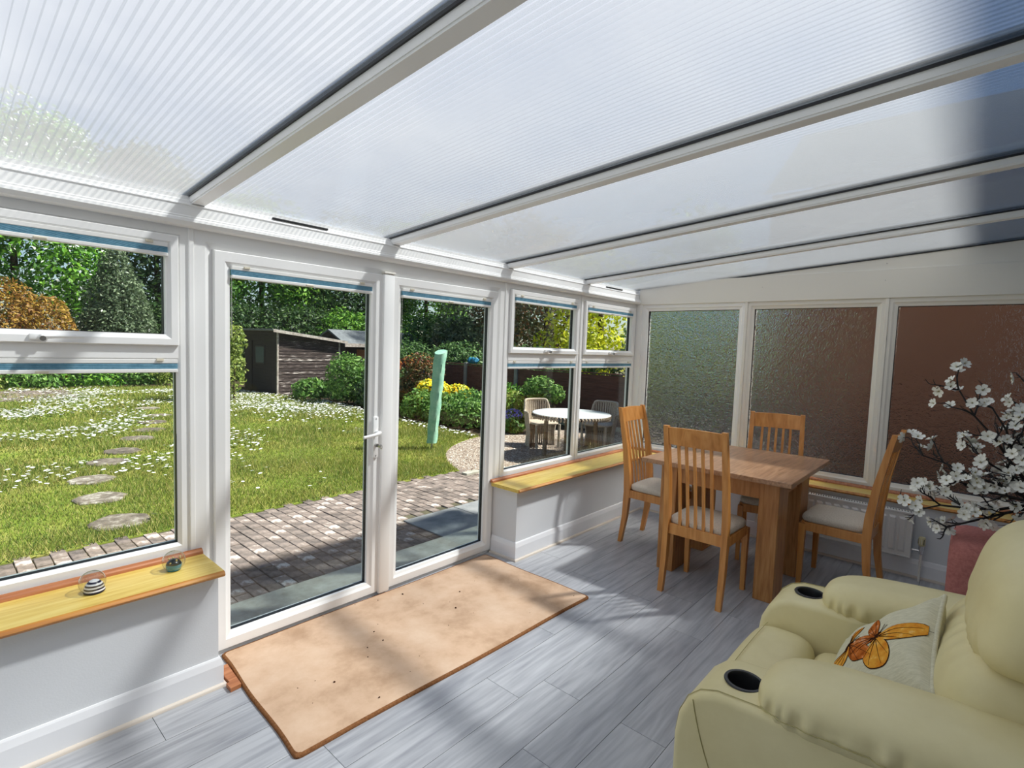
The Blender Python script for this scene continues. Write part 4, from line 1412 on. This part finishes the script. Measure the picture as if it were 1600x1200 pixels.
# ---- lawn
m = MB()
lawn_pts = [(-14, 5.30), (4.86, 5.30)] + [(GC[0] + GRAD * math.cos(t), GC[1] + GRAD * math.sin(t)) for t in np.linspace(2.80, 1.72, 18)] + [(7.15, 7.9), (7.25, 9.9), (7.45, 11.8), (7.6, 13.6), (7.3, 15.4), (6.9, 17.5), (6.6, 20.2), (3.2, 20.7), (-14, 20.9)]
lz = [(x, y, G) for x, y in lawn_pts]
lawn = MB().prism([(x, y, G - 0.03) for x, y in lawn_pts], (0, 0, 0.030)).build('lawn', LAWN)
tag(lawn, 'green lawn dotted with daisies', 'lawn', kind='structure')
def in_poly(px, py, poly):
    inside = np.zeros(len(px), bool)
    k = len(poly)
    for i in range(k):
        x0, y0 = poly[i]; x1, y1 = poly[(i + 1) % k]
        c_ = ((y0 > py) != (y1 > py)) & (px < (x1 - x0) * (py - y0) / (y1 - y0 + 1e-12) + x0)
        inside ^= c_
    return inside
def noise2(x, y, f, seed):
    r_ = np.random.default_rng(seed)
    out = np.zeros_like(x)
    for k in range(7):
        a, ph = r_.uniform(0, 2 * PI), r_.uniform(0, 2 * PI)
        ff = f * r_.uniform(0.5, 1.8)
        out += np.sin(ff * (x * math.cos(a) + y * math.sin(a)) + ph)
    return out / 7 ** 0.5
# stepping stones first, so the grass leaves them free
STONES = [(1.18, 5.78, 0.25), (1.21, 6.75, 0.24), (1.30, 7.66, 0.24), (1.63, 8.6, 0.25), (1.94, 9.3, 0.25), (2.35, 10.3, 0.26), (2.73, 11.1, 0.26), (3.01, 12.1, 0.26), (3.35, 13.0, 0.26), (3.5, 14.4, 0.27)]
srg = random.Random(11)
for k_st, (x, y, r_) in enumerate(STONES):
    m = MB()
    k = 18
    ring = lambda f, z: [(x + r_ * f * math.cos(2 * PI * i / k) * (0.93 + 0.07 * math.sin(2.4 * i + k_st)), y + r_ * f * math.sin(2 * PI * i / k) * (0.95 + 0.08 * math.sin(1.7 * i + 2 * k_st)), z) for i in range(k)]
    a, b, d = ring(1.0, G - 0.03), ring(1.0, G + 0.010), ring(0.93, G + 0.020)
    ring_mesh([a, b, d]).add(d, [tuple(range(k))]).build('stepping_stone', STONE, None, smooth=30)
    o = COL.objects[-1]
    tag(o, '%s weathered stepping stone from the patio across the daisy lawn' % ['first', 'second', 'third', 'fourth', 'fifth', 'sixth', 'seventh', 'eighth', 'ninth', 'tenth'][k_st], 'stepping stone', 'stepping stones across the lawn')
def free_of_stones(px, py):
    k = np.ones(len(px), bool)
    for x, y, r_ in STONES:
        k &= (px - x) ** 2 + (py - y) ** 2 > (r_ * 0.92) ** 2
    return k
# blades: dense near the house, larger and sparser further off
def blades(n, y0, y1, h, w, name):
    y = y0 + (y1 - y0) * RNG.uniform(0, 1, n)
    x = RNG.uniform(0, 1, n) * (0.98 * y + 0.9) + 0.02 * y - 0.2
    k = in_poly(x, y, lawn_pts) & free_of_stones(x, y)
    x, y = x[k], y[k]
    n = len(x)
    a = RNG.uniform(0, 2 * PI, n)
    hh = h * RNG.uniform(0.5, 1.3, n) * (1 + 0.35 * noise2(x, y, 3.0, 2))
    hh = np.clip(hh, h * 0.3, h * 2)
    ww = w * RNG.uniform(0.7, 1.3, n)
    ln = RNG.uniform(0.2, 0.9, n) * hh
    b = RNG.uniform(0, 2 * PI, n)
    V = np.zeros((n, 3, 3))
    V[:, 0] = np.stack([x - ww * np.cos(a), y - ww * np.sin(a), np.full(n, G - 0.002)], 1)
    V[:, 1] = np.stack([x + ww * np.cos(a), y + ww * np.sin(a), np.full(n, G - 0.002)], 1)
    V[:, 2] = np.stack([x + ln * np.cos(b), y + ln * np.sin(b), G + hh], 1)
    tag(fastmesh(name, V.reshape(-1, 3), np.arange(3 * n).reshape(n, 3), BLADE, lawn), kind='stuff')
blades(110000, 5.28, 8.5, 0.045, 0.0035, 'grass_blades')
blades(90000, 8.5, 13.5, 0.055, 0.006, 'grass_blades')
blades(60000, 13.5, 20.8, 0.07, 0.010, 'grass_blades')
# daisies in drifts
n = 90000
y = 5.5 + 15.2 * RNG.uniform(0, 1, n) ** 0.75
x = RNG.uniform(0, 1, n) * (0.98 * y + 0.6) + 0.02 * y
den = np.clip(0.16 + 0.62 * noise2(x, y, 1.9, 5), 0, 1) * np.clip((y - 6.0) / 5.0, 0.05, 1.0)
den *= np.where(x > 2.6 + 0.14 * y, np.clip((y - 9) / 14.0, 0.03, 0.5), 1.0)
den = np.maximum(den, 0.9 * np.exp(-((np.hypot((x - 7.2) * 0.8, (y - 14.4) * 0.5) - 1.2) / 0.8) ** 2))
den = np.maximum(den, 0.8 * np.exp(-((x - 6.95 - 0.03 * (y - 8)) / 0.14) ** 2) * (y > 7.0) * (y < 13))
k = (RNG.uniform(0, 1, n) < den * 0.75) & in_poly(x, y, lawn_pts) & free_of_stones(x, y)
x, y = x[k], y[k]
n = len(x)
s = RNG.uniform(0.013, 0.022, n) * (1 + 0.03 * y)
zc = G + RNG.uniform(0.045, 0.075, n)
tx, ty = RNG.uniform(-0.35, 0.35, n), RNG.uniform(-0.6, 0.2, n)
V = np.zeros((n, 6, 3))
for j in range(6):
    a = 2 * PI * j / 6
    V[:, j, 0] = x + s * math.cos(a)
    V[:, j, 1] = y + s * math.sin(a)
    V[:, j, 2] = zc + s * (tx * math.cos(a) + ty * math.sin(a))
tag(fastmesh('daisies', V.reshape(-1, 3), np.arange(6 * n).reshape(n, 6), DAISY, lawn), kind='stuff')
# brick pad at the end of the lawn
pad = MB().box(-1.0, 2.75, 17.3, 19.9, G - 0.02, G + 0.028, 0.004).build('brick_pad', PAVERS2)
tag(pad, 'square of old block paving at the far end of the lawn', 'paving', kind='structure')

# ---- plants
def leaf_cloud(blobs, n, size, up=0.35, shell=0.55):
    """diamond leaves scattered through ellipsoids (cx,cy,cz,rx,ry,rz)"""
    wts = np.array([b[3] * b[5] + b[4] * b[5] + b[3] * b[4] for b in blobs])
    idx = RNG.choice(len(blobs), n, p=wts / wts.sum())
    B = np.array(blobs)[idx]
    d = RNG.normal(size=(n, 3))
    d /= np.linalg.norm(d, axis=1)[:, None]
    lump = 1 + 0.10 * np.sin(5 * d[:, 0] + 3 * d[:, 1] + idx) * np.sin(4 * d[:, 2] + 2 * d[:, 1])
    r_ = (shell + (1 - shell) * RNG.uniform(0, 1, n) ** 0.6) * lump
    c_ = B[:, :3] + d * B[:, 3:6] * r_[:, None]
    nr = d * 0.8 + RNG.normal(size=(n, 3)) * 0.75 + np.array([0, 0, up])
    nr /= np.linalg.norm(nr, axis=1)[:, None]
    ref = RNG.normal(size=(n, 3))
    a = np.cross(nr, ref)
    a /= np.linalg.norm(a, axis=1)[:, None]
    b = np.cross(nr, a)
    s_ = size * RNG.uniform(0.6, 1.35, n)[:, None]
    V = np.zeros((n, 4, 3))
    V[:, 0] = c_ - a * s_
    V[:, 1] = c_ - b * s_ * 0.45 + nr * s_ * 0.12
    V[:, 2] = c_ + a * s_
    V[:, 3] = c_ + b * s_ * 0.45 + nr * s_ * 0.12
    return V

LM = {
    'hawthorn': leafmat('hawthorn_leaf', [srgb(52, 96, 29), srgb(87, 142, 40), srgb(135, 186, 61)]),
    'dark': leafmat('dark_tree_leaf', [srgb(31, 57, 29), srgb(52, 82, 40), srgb(87, 117, 57)]),
    'mid': leafmat('mid_green_leaf', [srgb(52, 98, 33), srgb(89, 140, 47), srgb(145, 189, 70)]),
    'holly': leafmat('grey_green_leaf', [srgb(57, 73, 52), srgb(89, 108, 77), srgb(154, 170, 135)], 0.35),
    'gold': leafmat('bronze_gold_leaf', [srgb(112, 76, 38), srgb(146, 108, 44), srgb(184, 152, 62), srgb(136, 84, 50)]),
    'lime': leafmat('lime_leaf', [srgb(84, 108, 40), srgb(132, 150, 62), srgb(190, 198, 116)]),
    'hedge': leafmat('privet_leaf', [srgb(46, 78, 38), srgb(78, 114, 58), srgb(124, 156, 92)]),
    'bronze': leafmat('bronze_green_leaf', [srgb(57, 61, 36), srgb(94, 96, 52), srgb(140, 89, 59)]),
    'redorange': leafmat('copper_leaf', [srgb(104, 46, 34), srgb(150, 78, 44), srgb(186, 138, 60)]),
    'fresh': leafmat('fresh_green_leaf', [srgb(56, 92, 38), srgb(94, 138, 58), srgb(144, 178, 92)]),
    'yellowleaf': leafmat('golden_tree_leaf', [srgb(145, 159, 26), srgb(205, 212, 40), srgb(247, 242, 75)]),
    'yellow': leafmat('yellow_flower', [srgb(255, 200, 29), srgb(255, 242, 52), srgb(255, 255, 110)]),
    'white': leafmat('white_blossom', [srgb(254, 255, 244), srgb(255, 255, 255), srgb(255, 255, 255)]),
    'blue': leafmat('bluebell_flower', [srgb(112, 103, 226), srgb(152, 142, 254), srgb(191, 180, 255)]),
}
def plant(name, blobs, n, size, lm, label, cat, stem=None, extra=None, group=None, up=0.35, shell=0.55):
    cx = sum(b[0] for b in blobs) / len(blobs)
    cy = sum(b[1] for b in blobs) / len(blobs)
    p = empty(name, (cx, cy, G - 0.02), label=label, cat=cat, group=group)
    V = leaf_cloud(blobs, n, size, up, shell)
    k = V[:, :, 2].min(axis=1) > G + 0.01
    V = V[k]
    fastmesh('foliage', V.reshape(-1, 3), np.arange(4 * len(V)).reshape(-1, 4), LM[lm], p)
    if stem:
        m = MB()
        for q in stem:
            m.tube(q[0], q[1], 7)
        m.build('trunk', BARK, p, smooth=60)
    else:
        m = MB()
        for b in blobs[:4]:
            m.tube([(b[0], b[1], G - 0.03), (b[0] + 0.02, b[1], (G + b[2]) / 2), (b[0], b[1], b[2])], [0.03, 0.02, 0.01], 6)
        m.build('stem', BARK, p, smooth=60)
    if extra:
        for nm, n2, s2, l2, b2 in extra:
            V = leaf_cloud(b2 or blobs, n2, s2, 0.8, 0.88)
            V = V[V[:, :, 2].min(axis=1) > G + 0.01]
            fastmesh(nm, V.reshape(-1, 3), np.arange(4 * len(V)).reshape(-1, 4), LM[l2], p)
    return settle(p)
def blobtree(x, y, h, r_, seed, low=0.18):
    g_ = random.Random(seed)
    B = [(x, y, h * 0.52, r_ * 0.9, r_ * 0.9, h * 0.42)]
    for i in range(9):
        a = g_.uniform(0, 6.28)
        z = h * g_.uniform(low, 0.86)
        k = r_ * (0.75 if z < h * 0.6 else 0.5)
        B.append((x + k * math.cos(a), y + k * math.sin(a), z, r_ * g_.uniform(0.38, 0.6), r_ * g_.uniform(0.38, 0.6), h * g_.uniform(0.12, 0.2)))
    return B
def trunk(x, y, h, r_=0.16):
    return [([(x, y, G - 0.1), (x + 0.05, y, h * 0.3), (x - 0.05, y + 0.05, h * 0.7)], [r_, r_ * 0.8, r_ * 0.3])]
# tall trees closing the garden
TREES = [(-5.0, 26.5, 10.5, 3.6, 'mid', 'tall mid green tree beyond the bronze bush', 0),
         (2.4, 27.0, 11.0, 3.3, 'hawthorn', 'hawthorn tree in white blossom behind the bronze and gold bush', 1),
         (7.2, 28.0, 10.5, 3.2, 'dark', 'tall dark tree behind the grey-green cone shrub', 0),
         (11.4, 27.0, 9.5, 3.0, 'mid', 'bright leaved tree behind the dark shed', 0),
         (15.2, 25.5, 9.0, 3.0, 'dark', 'dark leafy tree behind the felt-roofed shed', 0),
         (18.2, 22.5, 8.5, 2.9, 'mid', 'leafy green tree behind the bronze shrub and green post', 0),
         (17.6, 17.2, 7.6, 2.6, 'holly', 'grey-green tree beyond the privet hedge', 0),
         (16.6, 13.0, 7.0, 2.5, 'bronze', 'brownish green tree above the garden fence', 0),
         (14.6, 9.2, 5.2, 2.0, 'yellowleaf', 'golden yellow tree beyond the fence by the corner window', 0),
         (12.9, 5.5, 5.8, 1.5, 'mid', 'green tree beyond the fence seen through the patterned corner window', 0)]
for i, (x, y, h, r_, lm, lab, fl_) in enumerate(TREES):
    B = blobtree(x, y, h, r_, 40 + i, 0.10)
    n = int(6200 * h * r_ / 8)
    sz = 0.062 + 0.0016 * math.hypot(x, y)
    plant('tree', B, n, sz, lm, lab, 'tree', trunk(x, y, h), [('blossom', 6500, 0.06, 'white', None)] if fl_ else None, 'trees closing the garden', shell=0.45)
# dark undergrowth closing the gaps below the crowns
UND = [(-2.5, 24.0, 2.6, 'dark', 'dark evergreen hedge behind the brick paving pad'), (6.9, 24.5, 3.2, 'dark', 'dark evergreen shrub behind the grey-green cone shrub'),
       (10.2, 22.5, 3.2, 'dark', 'dark evergreen shrub behind the weathered shed'), (14.5, 21.8, 3.2, 'mid', 'green shrub behind the felt-roofed shed'),
       (16.8, 18.6, 3.0, 'hedge', 'light green shrub beside the felt-roofed shed')]
for i, (x, y, h, lm, lab) in enumerate(UND):
    B = [(x + dx, y + dy, h * 0.42, 1.5, 1.0, h * 0.55) for dx, dy in ((-1.4, 0.2), (0, 0), (1.4, 0.1))]
    plant('evergreen_shrub', B, 14000, 0.085, lm, lab, 'shrub', group='evergreens at the end of the garden')
plant('bronze_gold_bush', [(1.3, 21.6, 1.5, 1.5, 1.0, 1.75), (2.5, 21.5, 1.3, 0.95, 0.9, 1.45), (0.2, 21.6, 1.4, 1.2, 0.9, 1.6)], 20000, 0.055, 'gold', 'rounded bronze and gold bush at the end of the lawn', 'bush')
plant('cone_shrub', [(4.62, 22.4, 1.3, 1.25, 1.1, 1.6), (4.60, 22.4, 2.5, 0.95, 0.9, 1.4), (4.55, 22.4, 3.5, 0.55, 0.55, 1.05)], 20000, 0.055, 'holly', 'grey-green cone-shaped evergreen shrub', 'shrub')
BORD = [(-0.6, 20.9, 0.3, 'mid'), (0.8, 21.0, 0.35, 'lime'), (2.2, 20.9, 0.32, 'fresh'), (3.5, 20.8, 0.42, 'mid'), (4.7, 20.9, 0.42, 'fresh'), (5.8, 20.6, 0.45, 'lime')]
for i, (x, y, h, lm) in enumerate(BORD):
    plant('border_plant', [(x, y, G + h * 0.7, 0.75, 0.4, h), (x + 0.4, y - 0.1, G + h * 0.5, 0.5, 0.35, h * 0.7)], 1500, 0.07, lm,
          ['low mid green border plant behind the brick pad, furthest from the shed', 'low lime green border plant behind the brick pad', 'low fresh green border plant in front of the bronze bush', 'low mid green border plant between the bronze bush and the cone shrub', 'low fresh green border plant in front of the cone shrub', 'low lime green border plant nearest the dark shed'][i], 'plant', group='low plants along the far lawn edge')
plant('lime_shrub', [(5.30, 15.2, 1.25, 0.55, 0.5, 0.95), (5.55, 15.1, 0.75, 0.42, 0.4, 0.75), (5.62, 15.0, 1.5, 0.33, 0.3, 0.42)], 2300, 0.055, 'lime', 'lime green shrub standing in front of the dark side of the shed', 'shrub')
plant('round_bush', [(7.95, 13.2, 0.55, 0.62, 0.6, 0.72), (8.35, 12.9, 0.35, 0.5, 0.5, 0.6)], 4200, 0.055, 'fresh', 'round bright green bush in front of the weathered shed', 'bush')
plant('dark_bush', [(8.20, 12.1, 0.15, 0.65, 0.6, 0.62), (8.75, 11.8, 0.25, 0.5, 0.5, 0.7)], 4200, 0.055, 'dark', 'dark green bush below the copper leaved shrub', 'bush')
plant('copper_shrub', [(8.75, 12.5, 0.80, 0.48, 0.4, 0.42)], 1500, 0.06, 'redorange', 'copper and orange leaved shrub beside the round bush', 'shrub')
plant('leafy_clump', [(7.55, 14.5, 0.08, 0.55, 0.4, 0.42), (8.1, 14.2, 0.02, 0.4, 0.4, 0.36)], 1700, 0.075, 'fresh', 'low leafy clump against the weathered shed boards', 'plant')
plant('bronze_shrub', [(8.78, 10.9, 0.50, 0.62, 0.55, 0.85), (8.62, 10.5, 0.2, 0.5, 0.5, 0.6)], 5200, 0.05, 'bronze', 'bronze green shrub behind the yellow flowers', 'shrub', extra=[('red_tips', 130, 0.045, 'redorange', [(8.62, 10.9, 1.15, 0.42, 0.45, 0.20)])])
plant('yellow_azalea', [(8.35, 10.0, 0.45, 0.42, 0.34, 0.28), (8.95, 9.75, 0.35, 0.34, 0.3, 0.26)], 900, 0.045, 'fresh', 'yellow flowering shrub behind the green post', 'shrub', extra=[('flowers', 1500, 0.05, 'yellow', None)])
plant('perennial_bed', [(7.75, 9.6, 0.05, 0.55, 0.5, 0.50), (7.75, 8.9, 0.02, 0.5, 0.5, 0.52), (7.85, 8.2, 0.0, 0.5, 0.5, 0.46), (8.4, 8.7, 0.1, 0.55, 0.6, 0.5)], 8000, 0.05, 'fresh', 'mass of fresh green perennials along the lawn edge', 'plant')
plant('dark_perennial', [(8.55, 7.9, 0.1, 0.5, 0.5, 0.55), (9.1, 8.3, 0.2, 0.45, 0.5, 0.6)], 3200, 0.05, 'mid', 'darker green bushy plant in front of the fence', 'plant')

# ---- sheds
sh = empty('garden_shed', (8.35, 17.4, G), label='dark weathered board shed with a sloping roof', cat='shed')
sx0, sx1, sy0, sy1 = 7.32, 9.42, 16.16, 18.60
ztop = lambda x: 1.80 - 0.12 * (x - sx0)
z = G
k = 0
while z < 1.80:
    x1b = sx1
    if z + 0.105 > ztop(sx1):
        x1b = min(sx1, sx0 + (1.80 - z - 0.05) / 0.12)
    if x1b - sx0 > 0.2:
        mb = MB().add([(sx0, sy0 - 0.012, z), (x1b, sy0 - 0.012, z), (x1b, sy0 - 0.012 + 0.03, z), (sx0, sy0 - 0.012 + 0.03, z),
                       (sx0, sy0, z + 0.102), (x1b, sy0, z + 0.102), (x1b, sy0 + 0.02, z + 0.102), (sx0, sy0 + 0.02, z + 0.102)],
                      [(0, 3, 2, 1), (4, 5, 6, 7), (0, 1, 5, 4), (1, 2, 6, 5), (2, 3, 7, 6), (3, 0, 4, 7)])
        mb.build('board', SHEDW, sh)
    z += 0.105
z = G
while z < 1.75:
    MB().add([(sx0 - 0.012, sy0, z), (sx0 - 0.012, sy1, z), (sx0 + 0.02, sy1, z), (sx0 + 0.02, sy0, z), (sx0, sy0, z + 0.102), (sx0, sy1, z + 0.102), (sx0 + 0.02, sy1, z + 0.102), (sx0 + 0.02, sy0, z + 0.102)],
             [(0, 1, 2, 3), (7, 6, 5, 4), (0, 4, 5, 1), (1, 5, 6, 2), (2, 6, 7, 3), (3, 7, 4, 0)]).build('board', SHEDD, sh)  # side boards: darker colour stands in for the shade on this face
    z += 0.105
MB().box(sx0 + 0.02, sx1 - 0.01, sy0 + 0.03, sy1, G, 1.50).build('carcass', SHEDD, sh)
for x in (sx0, sx1 - 0.02):
    MB().box(x - 0.02, x + 0.03, sy0 - 0.03, sy0 + 0.02, G, ztop(x), 0.004).build('corner_post', SHEDPALE, sh)
MB().prism([(sx0 - 0.22, sy0 - 0.16, ztop(sx0) + 0.04), (sx1 + 0.22, sy0 - 0.16, ztop(sx1) - 0.01), (sx1 + 0.22, sy0 - 0.16, ztop(sx1) + 0.03), (sx0 - 0.22, sy0 - 0.16, ztop(sx0) + 0.08)], (0, 2.85, 0)).build('roof', FELT, sh)
MB().prism([(sx0 - 0.20, sy0 - 0.185, ztop(sx0) - 0.02), (sx1 + 0.20, sy0 - 0.185, ztop(sx1) - 0.055), (sx1 + 0.20, sy0 - 0.185, ztop(sx1) + 0.025), (sx0 - 0.20, sy0 - 0.185, ztop(sx0) + 0.070)], (0, 0.025, 0)).build('barge_board', SHEDPALE, sh)
wf = MB().box(sx0 - 0.03, sx0 - 0.01, 17.0, 17.7, 0.75, 1.35, 0.003).build('window_frame', SHEDD, sh)
MB().box(sx0 - 0.036, sx0 - 0.030, 17.05, 17.65, 0.80, 1.30).build('pane', plain('dusty_shed_pane', srgb(70, 78, 84), 0.15), wf)
MB().box(sx0 - 0.035, sx0 - 0.012, 17.95, 18.5, G + 0.05, 1.5, 0.003).build('door', SHEDD, sh)
settle(sh)
s2 = empty('felt_roof_shed', (13.0, 19.6, G), label='shed with a grey felt pitched roof behind the weathered shed', cat='shed')
MB().box(11.4, 15.0, 19.1, 21.0, G, 1.42).build('walls', SHEDW, s2)
MB().prism([(11.15, 18.75, 1.44), (11.15, 20.05, 1.98), (11.15, 21.35, 1.44), (11.15, 21.35, 1.50), (11.15, 20.05, 2.05), (11.15, 18.75, 1.50)], (4.15, 0, 0)).build('roof', FELT, s2)
MB().box(11.15, 15.3, 18.72, 18.75, 1.36, 1.50).build('fascia_board', SHEDPALE, s2)
MB().box(11.9, 12.6, 19.06, 19.1, 0.85, 1.25, 0.004).build('window_frame', BEADR, s2)
MB().prism([(11.4, 19.1, 1.42), (11.4, 21.0, 1.42), (11.4, 20.05, 1.95)], (0.03, 0, 0)).build('gable', SHEDD, s2)
settle(s2)

# ---- fence along the right side
fe = empty('garden_fence', (9.92, 9.0, G), label='brown panel fence with concrete posts behind the flower bed', cat='fence')
yy = 3.15
while yy < 15.0:
    MB().box(9.86, 9.96, yy - 0.05, yy + 0.05, G - 0.1, 1.12, 0.006).build('post', SLAB, fe)
    pm = MB()
    zf = G + 0.10
    for k in range(12):
        pm.add([(9.895, yy + 0.05, zf), (9.895, yy + 1.78, zf), (9.925, yy + 1.78, zf), (9.925, yy + 0.05, zf), (9.908, yy + 0.05, zf + 0.098), (9.908, yy + 1.78, zf + 0.098), (9.925, yy + 1.78, zf + 0.098), (9.925, yy + 0.05, zf + 0.098)],
               [(0, 3, 2, 1), (4, 5, 6, 7), (0, 1, 5, 4), (1, 2, 6, 5), (2, 3, 7, 6), (3, 0, 4, 7)])
        zf += 0.090
    pm.box(9.885, 9.94, yy + 0.05, yy + 1.78, 1.06, 1.085)
    pm.build('panel', FENCEW, fe)
    MB().box(9.89, 9.94, yy + 0.05, yy + 1.78, G - 0.05, G + 0.10).build('gravel_board', CONC, fe)
    yy += 1.83
settle(fe)
plant('privet_hedge', [(10.7, 14.0, 0.7, 0.7, 1.6, 1.05), (10.7, 11.6, 0.72, 0.7, 1.6, 1.05), (10.8, 9.2, 0.7, 0.7, 1.6, 0.98), (10.9, 6.9, 0.6, 0.7, 1.4, 0.9)], 13000, 0.055, 'hedge', 'clipped privet hedge rising behind the garden fence', 'hedge')
tp = MB().rbox((10.05, 10.35, 1.18), (0.10, 0.20, 0.055), (2, 3, 2), 16, lambda u, w: w + Vector((0, 0, 0.03 * math.sin(7 * u.y + 4 * u.x) + 0.012 * math.sin(17 * u.y)))).build('blue_cover', TARP, None, smooth=60, weld=True)
tag(tp, 'crumpled blue cover lying on top of the garden fence', 'cover')

# ---- covered post on the lawn
po = empty('rotary_line', (5.58, 6.67, G), label='folded rotary clothes line in a pale green cover on the lawn', cat='clothes line')
MB().tube([(5.58, 6.67, G - 0.05), (5.585, 6.67, G + 0.16)], 0.018, 10).build('spike', STEEL, po, smooth=60)
m = MB()
N, K = 26, 14
for i in range(N + 1):
    t = i / N
    z = G + 0.11 + 1.50 * t
    cx, cy = 5.58 + 0.10 * t, 6.67 - 0.05 * t
    for k in range(K):
        a = 2 * PI * k / K
        sq_ = 1 / max(abs(math.cos(a)), abs(math.sin(a))) ** 0.55
        r_ = (0.076 + 0.016 * t) * sq_ * (1 + 0.05 * math.sin(7 * a + 21 * t) + 0.05 * math.sin(3 * a - 34 * t))
        m.v.append((cx + r_ * math.cos(a + 0.4), cy + r_ * math.sin(a + 0.4), z + (0.04 * math.cos(a) if i == N else 0)))
for i in range(N):
    for k in range(K):
        j = (k + 1) % K
        m.f.append((i * K + k, i * K + j, (i + 1) * K + j, (i + 1) * K + k))
m.f += [tuple(range(K))[::-1], tuple(range(N * K, (N + 1) * K))]
m.build('cover', COVER, po, smooth=50)
settle(po)

# ---- garden table and wicker chairs on the gravel
gt = empty('garden_table', (6.98, 4.88, G), label='round pale topped wicker table on the gravel', cat='table')
MB().lathe([(0, 0.555), (0.62, 0.555), (0.632, 0.548), (0.632, 0.540), (0, 0.540)], (6.98, 4.88, 0), 48).build('table_top', GTOP, gt, smooth=30)
rim = MB()
for k in range(72):
    a = 2 * PI * k / 72
    rim.tube([(6.98 + 0.625 * math.cos(a), 4.88 + 0.625 * math.sin(a), 0.545), (6.98 + 0.632 * math.cos(a + 0.03), 4.88 + 0.632 * math.sin(a + 0.03), 0.51), (6.98 + 0.615 * math.cos(a), 4.88 + 0.615 * math.sin(a), 0.475)], 0.016, 5)
rim.build('woven_rim', WICK, gt, smooth=60)
for k in range(4):
    a = PI / 4 + k * PI / 2
    MB().tube([(6.98 + 0.42 * math.cos(a), 4.88 + 0.42 * math.sin(a), G), (6.98 + 0.40 * math.cos(a), 4.88 + 0.40 * math.sin(a), 0.49)], 0.035, 10).build('leg', WICKD, gt, smooth=60)
settle(gt)
def wicker_chair(x, y, face, label):
    """tub chair, local +y is the way it faces"""
    c_ = empty('wicker_chair', (x, y, G), face, label, 'chair', 'wicker chairs at the garden table')
    def arc(t):                     # t -1..1 round the back from arm to arm
        a = -PI / 2 + t * 1.75
        return 0.29 * math.cos(a), 0.27 * math.sin(a) + 0.0
    N = 25
    for i in range(N):
        t = -1 + 2 * i / (N - 1)
        px_, py_ = arc(t)
        top = 0.60 + 0.20 / (1 + math.exp((abs(t) - 0.52) * 40))
        lean = 1.0 + 0.16 * (top - 0.45)
        pts = [(px_ * 0.92, py_ * 0.92, 0.0), (px_ * 0.86, py_ * 0.86, 0.25), (px_ * 0.98, py_ * 0.98, 0.45), (px_ * lean * 1.02, py_ * lean * 1.06, top)]
        MB().tube(pts, [0.015, 0.0155, 0.0165, 0.016], 6).build('wicker_strand', WICK, c_, smooth=60)
    rp = []
    for i in range(41):
        t = -1 + 2 * i / 40
        px_, py_ = arc(t)
        top = 0.60 + 0.20 / (1 + math.exp((abs(t) - 0.52) * 40))
        lean = 1.0 + 0.16 * (top - 0.45)
        rp.append((px_ * lean * 1.02, py_ * lean * 1.06, top))
    MB().tube(rp, 0.022, 8).build('top_rim', WICK, c_, smooth=60)
    rp2 = [(arc(-1 + 2 * i / 30)[0] * 0.86, arc(-1 + 2 * i / 30)[1] * 0.86, 0.25) for i in range(31)]
    MB().tube(rp2, 0.010, 6).build('woven_band', WICKD, c_, smooth=60)
    MB().rbox((0, 0.02, 0.42), (0.25, 0.25, 0.030), (4, 4, 4), 8).build('seat', WICK, c_, smooth=60, weld=True)
    for s in (-1, 1):
        MB().tube([(s * 0.22, 0.25, 0.0), (s * 0.23, 0.24, 0.41)], 0.024, 8).build('front_leg', WICK, c_, smooth=60)
    return c_
def facing(x, y):
    d = Vector((6.98 - x, 4.88 - y))
    return math.atan2(-d.x, d.y)
wicker_chair(7.32, 5.76, facing(7.32, 5.76), 'pale wicker chair at the garden table in front of the planter shrub')
wicker_chair(8.02, 4.98, facing(8.02, 4.98), 'pale wicker chair at the garden table against the fence')
pl = plant('planter_shrub', [(8.45, 6.75, 0.76, 0.34, 0.34, 0.26), (8.62, 6.5, 0.66, 0.26, 0.26, 0.2)], 1500, 0.045, 'fresh', 'bright green shrub in a dark planter behind the wicker chair', 'shrub')
MB().lathe([(0, G), (0.19, G), (0.25, 0.35), (0.27, 0.40), (0.24, 0.40), (0, 0.36)], (8.5, 6.66, 0), 20).build('planter', POTM, pl, smooth=40)
settle(pl)
plant('lime_perennial', [(8.2, 7.25, 0.42, 0.28, 0.28, 0.28), (8.25, 7.2, 0.1, 0.3, 0.3, 0.3)], 1100, 0.045, 'lime', 'lime green plant behind the bluebells', 'plant')
plant('bluebells', [(7.95, 6.95, 0.0, 0.22, 0.22, 0.22)], 800, 0.05, 'fresh', 'clump of bluebells at the edge of the gravel', 'flowers', extra=[('flower_heads', 420, 0.022, 'blue', [(7.98, 7.02, 0.20, 0.20, 0.20, 0.13)])])

# ---- the neighbour's brick house beyond the patterned glass
nb = empty('neighbour_house', (11.4, -1.5, G), label='red-brown brick house wall beyond the patterned windows', cat='building')
MB().box(10.05, 14.0, -9.0, 2.95, G - 0.2, 4.4).build('wall', BRICK, nb)
MB().prism([(9.75, -9.2, 4.35), (12.0, -9.2, 5.9), (14.3, -9.2, 4.35), (12.0, -9.2, 6.05)], (0, 12.2, 0)).build('roof', FELT, nb)
settle(nb)
